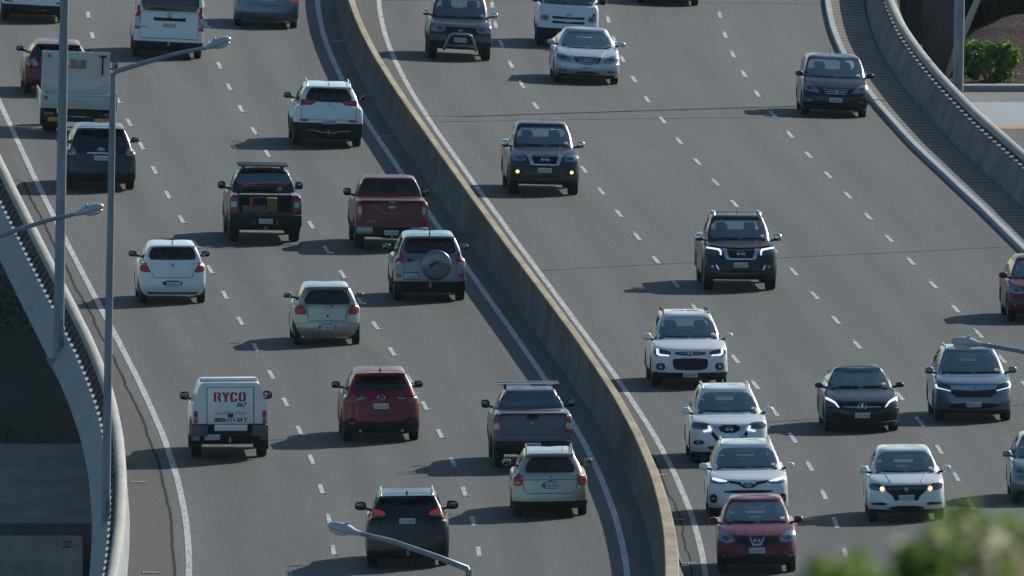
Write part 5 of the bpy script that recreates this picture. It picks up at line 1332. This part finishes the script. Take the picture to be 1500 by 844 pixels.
def hiace_front():
    c = Car('delivery_van', 'white van coming on behind the silver sedan, its flat nose below a deep windscreen', 'van', WHITE, L=4.7, W=1.72, H=1.98, clad=.56, zbelt=1.18, zc=1.2, zh=1.0, rb=.06, rt=.18, wb=.95, wt=.82, wbase=2.57, fo=1.0, rw=.33, yc=.42, yt=1.15, bowF=.10, crF=(.24, .2))
    wind(c, .80, .90, 1.86, 1.19, .02); win(c, 'R', .76, .85, 1.85, 1.25); c.side_windows((0, .3, .62, .96))
    headlamp(c, [(.62, .70), (.66, .86), (.86, .87), (.93, .80), (.90, .69)], lens=[(.70, .74), (.71, .83), (.82, .83), (.82, .74)])
    for v in (.80, .67): c.patch('grille_slot', 'F', [(-.55, v), (-.5, v + .035), (-.12, v + .02), (0, v), (.12, v + .02), (.5, v + .035), (.55, v), (.5, v - .035), (-.5, v - .035)], M['black'], .01, .02, 0)
    c.emblem('F', 'ovals', .86, .065); c.plate('F', 'BGT402', .47); c.patch('door_badge', 'F', rect(-.88, -.80, .86, .95), M['ink'], .01, .01, 0)
    c.mirrors(M['black'], c.ycow - .0, 1.38, .18, .26, .06); c.wheels(.2); c.seats(((1.0, 1), (2.1, 0)), 1.68)
    return c.finish(1.53, 109.78, 'F')
def camry():
    c = Car('sedan_car', 'silver sedan with a slatted trapezoid grille, just in front of the white van', 'car', SILVER, L=4.8, W=1.82, H=1.46, kind='sedan', zb=.2, zbelt=.95, zc=.97, zd=1.0, zh=.74, rb=.6, rt=1.35, wt=.66, wbase=2.78, fo=.95, rw=.325, yc=1.3, yt=2.15, bowF=.2, crF=(.42, .28))
    wind(c, .62, .82, 1.42, .985); win(c, 'R', .6, .74, 1.38, 1.06); c.side_windows((0, .5, .95))
    headlamp(c, [(.46, .60), (.56, .70), (.78, .79), (.92, .78), (.96, .67), (.84, .58), (.62, .56)], lens=[(.60, .62), (.66, .70), (.84, .73), (.86, .64)])
    c.patch('grille', 'F', [(-.28, .50), (.28, .50), (.42, .66), (.38, .72), (-.38, .72), (-.42, .66)], M['black'], .010, .02, 1)
    grille_bars(c, .27, (.54, .585, .63, .675), M['chrome'], .02, .36); c.emblem('F', 'ovals', .63, .07)
    c.patch('lower_intake', 'F', [(-.34, .24), (.34, .24), (.38, .30), (-.38, .30)], M['black'], .008, .02, 1)
    fog(c, .74, .32, .24, .06, 'smoke_lens', (.035, 'clear_lens')); c.plate('F', 'DNF713', .40); c.mirrors(SILVER, h=.14); c.wheels(.2); c.seats(top=1.2)
    for k in (-1, 1): c.line('bonnet_crease', 'F', [(k * .62, .95), (k * .42, .74)], SILVER, .02, off=.006)
    return c.finish(2.04, 91.56, 'F')
def frv():
    c = Car('people_mover', 'plum black people mover with big clear headlamps, near the right kerb', 'car', PLUM, L=4.28, W=1.81, H=1.61, zb=.2, zbelt=1.0, zc=1.05, zh=.80, rb=.1, rt=.35, wb=.92, wt=.80, wbase=2.68, fo=.88, rw=.32, yc=.95, yt=1.8, bowF=.16, crF=(.36, .24))
    wind(c, .78, .87, 1.60, 1.08); win(c, 'R', .7, .8, 1.5, 1.08); c.side_windows((0, .4, .78, 1))
    headlamp(c, [(.46, .62), (.60, .76), (.82, .89), (.97, .86), (.97, .72), (.84, .66), (.62, .62)], lens=[(.68, .70), (.74, .80), (.88, .80), (.86, .70)])
    c.patch('grille', 'F', [(-.33, .55), (.33, .55), (.42, .74), (-.42, .74)], M['black'], .010, .02, 1); grille_bars(c, .30, (.60, .66, .715), M['chrome_blue'], .022, .38); c.emblem('F', 'letter_h', .655, .055)
    fog(c, .80, .40, .16, .05, 'clear_lens'); c.patch('lower_intake', 'F', rect(-.5, .5, .23, .29), M['black'], .008, .02, 1)
    c.plate('F', 'EGZ961', .43); c.mirrors(PLUM, h=.15); c.wheels(.2); c.seats(top=1.36); c.whip(.1, c.ytop - .3, .2)
    return c.finish(8.84, 80.55, 'F')
def navara(name, label, pm, drl, X, Y, gear):
    c = Car(name, label, 'ute', pm, L=5.25, W=1.86, H=1.84, kind='ute', zb=.3, clad=.42, zbelt=1.17, zc=1.22, zd=1.2, zh=1.02, rb=1.6, rt=1.8, wb=.86, wt=.71, wbase=3.15, fo=.90, rw=.385, yc=1.2, yt=1.95, bowF=.17, crF=(.34, .24), bowR=.03, crR=(.1, .08))
    wind(c, .70, .80, 1.76, 1.30); win(c, 'R', .66, .78, 1.75, 1.4); c.side_windows((0, .5, .97))
    hl = [(.52, .87), (.56, .98), (.76, 1.03), (.93, 1.08), (.965, .96), (.90, .87), (.70, .86)]
    if drl: headlamp(c, hl, 'smoke_lens', [(.92, 1.07), (.57, 1.02), (.525, .97), (.525, .87), (.565, .87), (.575, .95), (.62, .985), (.92, 1.04)], rnd=1)
    else: headlamp(c, hl, 'clear_lens', lens=[(.60, .91), (.62, .97), (.80, .99), (.80, .90)])
    c.patch('grille', 'F', [(-.32, .77), (.32, .77), (.40, 1.0), (-.40, 1.0)], M['black'], .012, .02, 1)
    c.patch('grille_wing', 'F', [(.31, .765), (.40, .765), (.52, 1.02), (.39, 1.02)], M['chrome_blue'], .02, .03, 0, mirror=True)
    c.patch('grille_base', 'F', rect(-.32, .32, .755, .785), M['chrome_blue'], .02, .02, 0)
    c.emblem('F', 'ring_bar', .90, .085)
    if gear:
        c.patch('bonnet_protector', 'F', [(-.80, 1.10), (-.5, 1.05), (0, 1.03), (.5, 1.05), (.80, 1.10), (.80, 1.15), (.5, 1.12), (0, 1.11), (-.5, 1.12), (-.80, 1.15)], M['black'], .03, .03, 0)
        c.rails(M['aluminium'], x=.58, h=.06, r=.032); 
        tube('sports_bar', [(-.72, c.yrb - .3, 1.2), (-.60, c.yrb - .32, 1.68), (-.5, c.yrb - .32, 1.74), (.5, c.yrb - .32, 1.74), (.60, c.yrb - .32, 1.68), (.72, c.yrb - .3, 1.2)], .045, M['black'], c.root)
        fog(c, .76, .58, .24, .14, 'black', (.04, 'clear_lens'))
        c.patch('fog_trim', 'F', [(.58, .50), (.62, .50), (.68, .62), (.64, .62)], M['chrome'], .022, .014, 0, mirror=True)
    else:
        fog(c, .76, .58, .24, .15, 'black', (.045, 'amber_lamp'))
    c.patch('lower_intake', 'F', [(-.52, .42), (.52, .42), (.58, .50), (-.58, .50)], M['black'], .008, .02, 1)
    for k in (-1, 1): c.line('bonnet_crease', 'F', [(k * .5, 1.28), (k * .36, 1.06)], pm, .03, off=.01)
    c.plate('F', 'LAF377' if gear else 'LKK907', .62); c.mirrors(M['chrome'], h=.19); c.wheels(.25); c.seats(((1.2, 1), (2.0, 0)), 1.56); c.whip(.0, c.ytop - .25, .15)
    return c.finish(X, Y, 'F')
def captiva():
    c = Car('crossover_car', 'white crossover with L shaped white lamps and a large black lower grille', 'car', WHITE, L=4.65, W=1.85, H=1.73, clad=.36, zbelt=1.06, zc=1.13, zh=.94, rb=.12, rt=.45, wb=.85, wt=.66, wbase=2.7, fo=.92, rw=.36, yc=1.15, yt=2.05, bowF=.17, crF=(.36, .26))
    wind(c, .64, .81, 1.68, 1.205); win(c, 'R', .62, .75, 1.55, 1.2); c.side_windows((0, .42, .82, 1))
    headlamp(c, [(.50, .79), (.54, .86), (.88, .92), (.95, .86), (.92, .74), (.76, .72), (.56, .74)], 'smoke_lens', [(.875, .915), (.81, .895), (.81, .81), (.75, .78), (.56, .765), (.56, .735), (.78, .735), (.87, .775)])
    c.patch('upper_grille', 'F', [(-.38, .755), (.38, .755), (.42, .84), (-.42, .84)], M['black'], .012, .02, 1); c.emblem('F', 'lion', .80, .05); grille_bars(c, .30, (.80,), M['chrome'], .016)
    c.patch('lower_grille', 'F', [(-.36, .39), (.36, .39), (.45, .46), (.47, .62), (.42, .68), (-.42, .68), (-.47, .62), (-.45, .46)], M['black'], .010, .02, 1)
    fog(c, .77, .48, .22, .17, 'black', (.05, 'clear_lens')); c.patch('silver_trim', 'F', [(.62, .355), (.92, .38), (.92, .345), (.62, .325)], M['chrome'], .014, .02, 0, mirror=True)
    c.patch('sunroof', 'F', trap(.52, .58, 1.90, 1.845), M['smoke_lens'], .006, .01, 0)
    c.plate('F', 'JGR241', .275); c.rails(M['black'], h=.06); c.mirrors(WHITE, h=.18); c.wheels(.23); c.seats()
    return c.finish(4.3, -39.9, 'F')
def xtrail():
    c = Car('crossover_car', 'white crossover with boomerang lamps and a V shaped grille, behind another white one', 'car', WHITE, L=4.69, W=1.83, H=1.72, clad=.34, zbelt=1.07, zc=1.12, zh=.94, rb=.12, rt=.5, wb=.86, wt=.66, wbase=2.7, fo=.94, rw=.36, yc=1.15, yt=2.05, bowF=.2, crF=(.40, .30))
    wind(c, .62, .82, 1.645, 1.205); win(c, 'R', .62, .75, 1.55, 1.2); c.side_windows((0, .42, .82, 1))
    headlamp(c, [(.46, .85), (.60, .94), (.92, .95), (.965, .86), (.90, .79), (.66, .78)], 'smoke_lens', [(.55, .86), (.51, .86), (.455, .785), (.48, .74), (.66, .715), (.68, .745), (.54, .775)], lens=[(.66, .83), (.68, .90), (.80, .91), (.82, .83)])
    c.patch('grille', 'F', [(-.22, .69), (.22, .69), (.32, .88), (-.32, .88)], M['black'], .010, .02, 1)
    c.patch('grille_wing', 'F', [(0, .59), (.28, .60), (.42, .86), (.34, .86), (.22, .66), (0, .655)], M['chrome_blue'], .018, .03, 0, mirror=True)
    c.patch('lower_intake', 'F', [(-.34, .51), (.34, .51), (.48, .66), (.43, .74), (.28, .57), (-.28, .57), (-.43, .74), (-.48, .66)], M['black'], .010, .02, 0)
    c.emblem('F', 'ring_bar', .775, .075); fog(c, .79, .475, .26, .10, 'black', (.035, 'clear_lens'))
    c.patch('chin_intake', 'F', [(-.5, .28), (.5, .28), (.6, .40), (-.6, .40)], M['black'], .008, .02, 1)
    c.plate('F', 'KQZ118', .44); c.rails(M['aluminium'], h=.05); c.mirrors(WHITE, h=.17); c.wheels(.22); c.seats(); c.fin()
    return c.finish(5.11, -67.12, 'F')
def rav4():
    c = Car('crossover_car', 'white crossover with bright straight lamp bars, between another white one and the red car', 'car', WHITE, L=4.6, W=1.85, H=1.70, clad=.34, zbelt=1.06, zc=1.1, zh=.93, rb=.12, rt=.48, wb=.86, wt=.67, wbase=2.66, fo=.93, rw=.36, yc=1.12, yt=2.0, bowF=.2, crF=(.40, .30))
    wind(c, .65, .81, 1.625, 1.18); win(c, 'R', .62, .75, 1.55, 1.18); c.side_windows((0, .42, .82, 1))
    headlamp(c, [(.48, .84), (.52, .87), (.90, .965), (.955, .86), (.86, .80), (.60, .80)], 'clear_lens', [(.52, .87), (.88, .95), (.88, .90), (.72, .85), (.55, .845)])
    c.patch('slim_grille', 'F', [(-.50, .88), (-.2, .84), (-.16, .78), (0, .755), (.16, .78), (.2, .84), (.50, .88), (.46, .82), (.24, .79), (.14, .715), (0, .695), (-.14, .715), (-.24, .79), (-.46, .82)], M['black'], .012, .02, 0)
    c.patch('nose_badge', 'F', [(-.15, .82), (.15, .82), (.12, .72), (0, .70), (-.12, .72)], M['smoke_lens'], .010, .02, 1); c.emblem('F', 'ovals', .765, .055)
    c.patch('mid_intake', 'F', [(-.58, .59), (.58, .59), (.62, .66), (-.62, .66)], M['black'], .010, .02, 1)
    c.patch('lower_intake', 'F', [(-.62, .27), (.62, .27), (.5, .46), (.34, .52), (-.34, .52), (-.5, .46)], M['black'], .008, .02, 0)
    fog(c, .86, .47, .17, .20, 'black', (.035, 'clear_lens'))
    c.plate('F', 'KAD655', .49); c.rails(M['aluminium'], h=.05); c.mirrors(WHITE, h=.16); c.wheels(.22); c.seats(); c.fin()
    return c.finish(5.45, -86.24, 'F')
def qashqai():
    c = Car('crossover_car', 'crimson crossover with teardrop headlamps, lowest in the picture beside the median', 'car', CRIM, L=4.32, W=1.79, H=1.62, clad=.42, zbelt=1.03, zc=1.08, zh=.86, rb=.12, rt=.45, wb=.87, wt=.68, wbase=2.63, fo=.9, rw=.345, yc=1.08, yt=1.95, bowF=.2, crF=(.42, .30))
    wind(c, .66, .82, 1.58, 1.15); win(c, 'R', .62, .76, 1.48, 1.12); c.side_windows((0, .44, .9))
    headlamp(c, [(.55, .70), (.58, .80), (.74, .90), (.92, .96), (.98, .88), (.92, .72), (.74, .66)], lens=[(.70, .72), (.74, .82), (.88, .82), (.86, .72)])
    c.patch('grille', 'F', [(-.46, .62), (.46, .62), (.52, .70), (.46, .78), (-.46, .78), (-.52, .70)], M['black'], .010, .02, 1)
    c.patch('grille_wing', 'F', [(0, .60), (.11, .60), (.20, .78), (.155, .78), (.085, .64), (0, .64)], M['chrome'], .02, .02, 0, mirror=True); c.emblem('F', 'ring_bar', .715, .065)
    for k in (-1, 1): c.line('bonnet_crease', 'F', [(k * .32, 1.04), (k * .20, .82)], DRED, .028, off=.008)
    fog(c, .82, .37, .16, .07, 'smoke_lens', (.03, 'clear_lens')); c.patch('lower_intake', 'F', rect(-.5, .5, .25, .40), M['black'], .008, .02, 1)
    c.plate('F', 'GUZ597', .49); c.mirrors(CRIM, h=.16); c.wheels(.215); c.seats()
    return c.finish(5.55, -103.71, 'F')
def cla():
    c = Car('sedan_car', 'low black sedan with curved lamp stripes and a star in its grille', 'car', BLACKP, L=4.63, W=1.79, H=1.44, kind='sedan', zb=.17, zbelt=.93, zc=.95, zd=.98, zh=.72, rb=.5, rt=1.5, wt=.66, wbase=2.7, fo=.9, rw=.33, yc=1.35, yt=2.15, bowF=.22, crF=(.42, .28))
    wind(c, .64, .80, 1.50, 1.055, .015); win(c, 'R', .6, .74, 1.34, 1.04); c.side_windows((0, .5, .95))
    headlamp(c, [(.58, .62), (.70, .72), (.88, .80), (.965, .77), (.93, .62), (.80, .575), (.64, .56)], 'smoke_lens', [(.60, .555), (.64, .565), (.74, .66), (.94, .755), (.95, .80), (.90, .79), (.70, .69)])
    c.patch('grille', 'F', [(-.46, .44), (.46, .44), (.55, .62), (.50, .67), (-.50, .67), (-.55, .62)], M['black'], .010, .02, 1); grille_bars(c, .50, (.565,), M['chrome'], .022); c.emblem('F', 'star', .565, .10)
    c.patch('lower_intake', 'F', [(-.40, .22), (.40, .22), (.46, .30), (-.46, .30)], M['black'], .008, .02, 1)
    c.patch('corner_intake', 'F', [(.56, .22), (.94, .26), (.92, .42), (.66, .34)], M['black'], .008, .02, 0, mirror=True)
    c.patch('splitter_trim', 'F', [(.52, .20), (.94, .235), (.94, .255), (.52, .225)], M['chrome'], .014, .02, 0, mirror=True)
    c.plate('F', 'LHG506', .37); c.mirrors(BLACKP, h=.13); c.wheels(.22); c.seats(top=1.2)
    return c.finish(8.34, -56.27, 'F')
def crv():
    c = Car('crossover_car', 'blue grey crossover with a chrome nose bar, right of the low black sedan', 'car', STEEL, L=4.6, W=1.86, H=1.69, clad=.34, zbelt=1.06, zc=1.1, zh=.92, rb=.12, rt=.5, wb=.86, wt=.66, wbase=2.66, fo=.92, rw=.36, yc=1.15, yt=2.0, bowF=.18, crF=(.38, .28))
    wind(c, .64, .80, 1.62, 1.155); win(c, 'R', .62, .75, 1.55, 1.18); c.side_windows((0, .42, .82, 1))
    headlamp(c, [(.56, .76), (.62, .86), (.90, .92), (.96, .86), (.93, .76), (.74, .70)], 'smoke_lens', [(.58, .715), (.60, .705), (.94, .78), (.97, .86), (.93, .88), (.90, .80)])
    c.patch('nose_bar', 'F', [(-.60, .84), (.60, .84), (.57, .76), (.2, .735), (0, .725), (-.2, .735), (-.57, .76)], M['chrome_blue'], .018, .02, 0)
    c.patch('grille', 'F', [(-.44, .56), (.44, .56), (.58, .66), (.62, .735), (.22, .71), (0, .70), (-.22, .71), (-.62, .735), (-.58, .66)], M['black'], .010, .02, 0); c.emblem('F', 'letter_h', .775, .085)
    c.patch('lower_intake', 'F', [(-.62, .30), (.62, .30), (.66, .42), (-.66, .42)], M['black'], .008, .02, 1); fog(c, .84, .335, .22, .05, 'clear_lens')
    c.patch('sunroof', 'F', trap(.42, .46, 1.85, 1.80), M['smoke_lens'], .006, .01, 0)
    c.plate('F', 'MFG124', .385); c.rails(M['chrome'], h=.04); c.mirrors(STEEL, h=.17); c.wheels(.23); c.seats(); c.fin()
    return c.finish(11.04, -52.7, 'F')
def hrv():
    c = Car('crossover_car', 'small white crossover with two orange lamps lit and a black nose, above the blurred bush', 'car', WHITE, L=4.3, W=1.78, H=1.61, clad=.28, zbelt=1.03, zc=1.06, zh=.88, rb=.12, rt=.5, wb=.87, wt=.68, wbase=2.61, fo=.9, rw=.335, yc=1.0, yt=1.85, bowF=.2, crF=(.42, .30))
    wind(c, .66, .82, 1.565, 1.125); win(c, 'R', .62, .76, 1.48, 1.12); c.side_windows((0, .44, .9))
    headlamp(c, [(.56, .70), (.60, .83), (.90, .865), (.96, .80), (.90, .71), (.70, .68)], 'smoke_lens', bulb=(.62, .725, .047, 'amber_lamp'))
    c.patch('grille', 'F', [(-.30, .45), (.30, .45), (.36, .56), (.52, .68), (.56, .80), (-.56, .80), (-.52, .68), (-.36, .56)], M['black'], .012, .02, 0); grille_bars(c, .50, (.735,), M['smoke_lens'], .06); c.emblem('F', 'letter_h', .715, .045)
    c.patch('corner_intake', 'F', [(.50, .34), (.90, .36), (.93, .41), (.55, .42)], M['black'], .010, .02, 1, mirror=True)
    c.patch('lower_intake', 'F', [(-.5, .24), (.5, .24), (.40, .33), (-.40, .33)], M['black'], .008, .02, 1)
    for k in (-1, 1): c.line('bonnet_crease', 'F', [(k * .52, 1.06), (k * .40, .87)], SILVER, .018, off=.01)
    c.plate('F', 'KCE730', .515); c.mirrors(WHITE, h=.17); c.wheels(.21); c.seats(); c.fin()
    return c.finish(9.09, -87.34, 'F')
def red_right():
    c = Car('hatchback_car', 'red car half cut off by the right edge of the frame', 'car', CRIM, L=4.4, W=1.8, H=1.56, zbelt=1.0, zc=1.03, zh=.86, rb=.13, rt=.5, wt=.68, wbase=2.65, rw=.34, bowF=.2, crF=(.40, .30), clad=.3)
    wind(c, .65, .81, 1.50, 1.08); win(c, 'R', .62, .75, 1.42, 1.08); c.side_windows((0, .44, .9))
    headlamp(c, [(.55, .70), (.60, .80), (.88, .88), (.965, .82), (.92, .70), (.70, .66)], lens=[(.70, .72), (.72, .80), (.84, .80), (.84, .72)])
    c.patch('grille', 'F', [(-.38, .46), (.38, .46), (.46, .74), (-.46, .74)], M['black'], .010, .02, 1); c.emblem('F', 'wings', .68, .07)
    c.patch('lower_intake', 'F', rect(-.5, .5, .25, .38), M['black'], .008, .02, 1); fog(c, .8, .40, .18, .08, 'black', (.03, 'clear_lens'))
    c.plate('F', 'LNB612', .50); c.mirrors(CRIM, h=.16); c.wheels(.2); c.seats(top=1.3)
    return c.finish(13.27, -14.34, 'F')
def silver_right():
    c = Car('hatchback_car', 'silver blue car with only its left side inside the right edge of the frame', 'car', STEEL, L=4.3, W=1.76, H=1.52, zbelt=.98, zc=1.0, zh=.80, rb=.13, rt=.5, wt=.68, wbase=2.6, rw=.325, bowF=.2, crF=(.40, .30))
    wind(c, .65, .81, 1.48, 1.04); win(c, 'R', .62, .75, 1.40, 1.04); c.side_windows((0, .44, .9))
    headlamp(c, [(.50, .64), (.56, .74), (.86, .84), (.965, .78), (.92, .66), (.70, .60)], lens=[(.68, .66), (.70, .75), (.84, .76), (.84, .66)])
    c.patch('grille', 'F', [(-.38, .56), (.38, .56), (.42, .70), (-.42, .70)], M['black'], .010, .02, 1)
    c.patch('lower_intake', 'F', rect(-.5, .5, .25, .40), M['black'], .008, .02, 1); c.plate('F', 'GHT286', .46); c.mirrors(STEEL, h=.15); c.wheels(.2); c.seats(top=1.26)
    return c.finish(12.47, -81.7, 'F')
def dark_top():
    c = Car('sedan_car', 'dark car whose wheels just reach into the top edge', 'car', BLACKP, L=4.5, W=1.8, H=1.48, kind='sedan', zbelt=.95, zc=.97, zd=1.0, zh=.76, rb=.6, rt=1.35, wt=.66, wbase=2.65, rw=.325, bowF=.18, crF=(.4, .28))
    wind(c, .62, .82, 1.42, .985); win(c, 'R', .6, .74, 1.38, 1.06); c.side_windows((0, .5, .95))
    headlamp(c, [(.50, .62), (.60, .72), (.92, .76), (.95, .66), (.70, .58)]); c.plate('F', 'FTW358', .42); c.mirrors(BLACKP); c.wheels(.2)
    return c.finish(4.5, 134.35, 'F')

for build in (white_top, red_hatch, tray_truck, hiace_rear, sedan_top, lexus, jeep, black_ute, red_ute, swift, rav_spare, yaris, service_truck, cx5, slate_ute, legacy, sorento,
              terrano, hiace_front, camry, dark_top, frv, captiva, xtrail, rav4, qashqai, cla, crv, hrv, red_right, silver_right):
    build()
navara('pickup_truck', 'dark bronze ute with two orange fog lamps lit, in the lane next to the median', BRONZE, False, .81, 37.35, False)
navara('pickup_truck', 'blue black ute with silver roof rails and bent white lamp strips, alone in its lane', BLACKP, True, 5.75, -2.36, True)
# ------------------------------------------------------------------ a kilometre of thin air
hz = mat('haze_air'); t = hz.node_tree; t.nodes.remove(t.nodes['Principled BSDF'])
pv = t.nodes.new('ShaderNodeVolumePrincipled'); pv.inputs['Density'].default_value = 1.0e-5
pv.inputs['Color'].default_value = (.72, .92, 1, 1); pv.inputs['Anisotropy'].default_value = .2
t.links.new(pv.outputs[0], t.nodes['Material Output'].inputs['Volume'])
hb = box('haze', (0, -330, 26), (1400, 1500, 74), hz, None, 0)
tag(hb, 'thin blue haze between the viewpoint and the road', 'haze', kind='stuff')
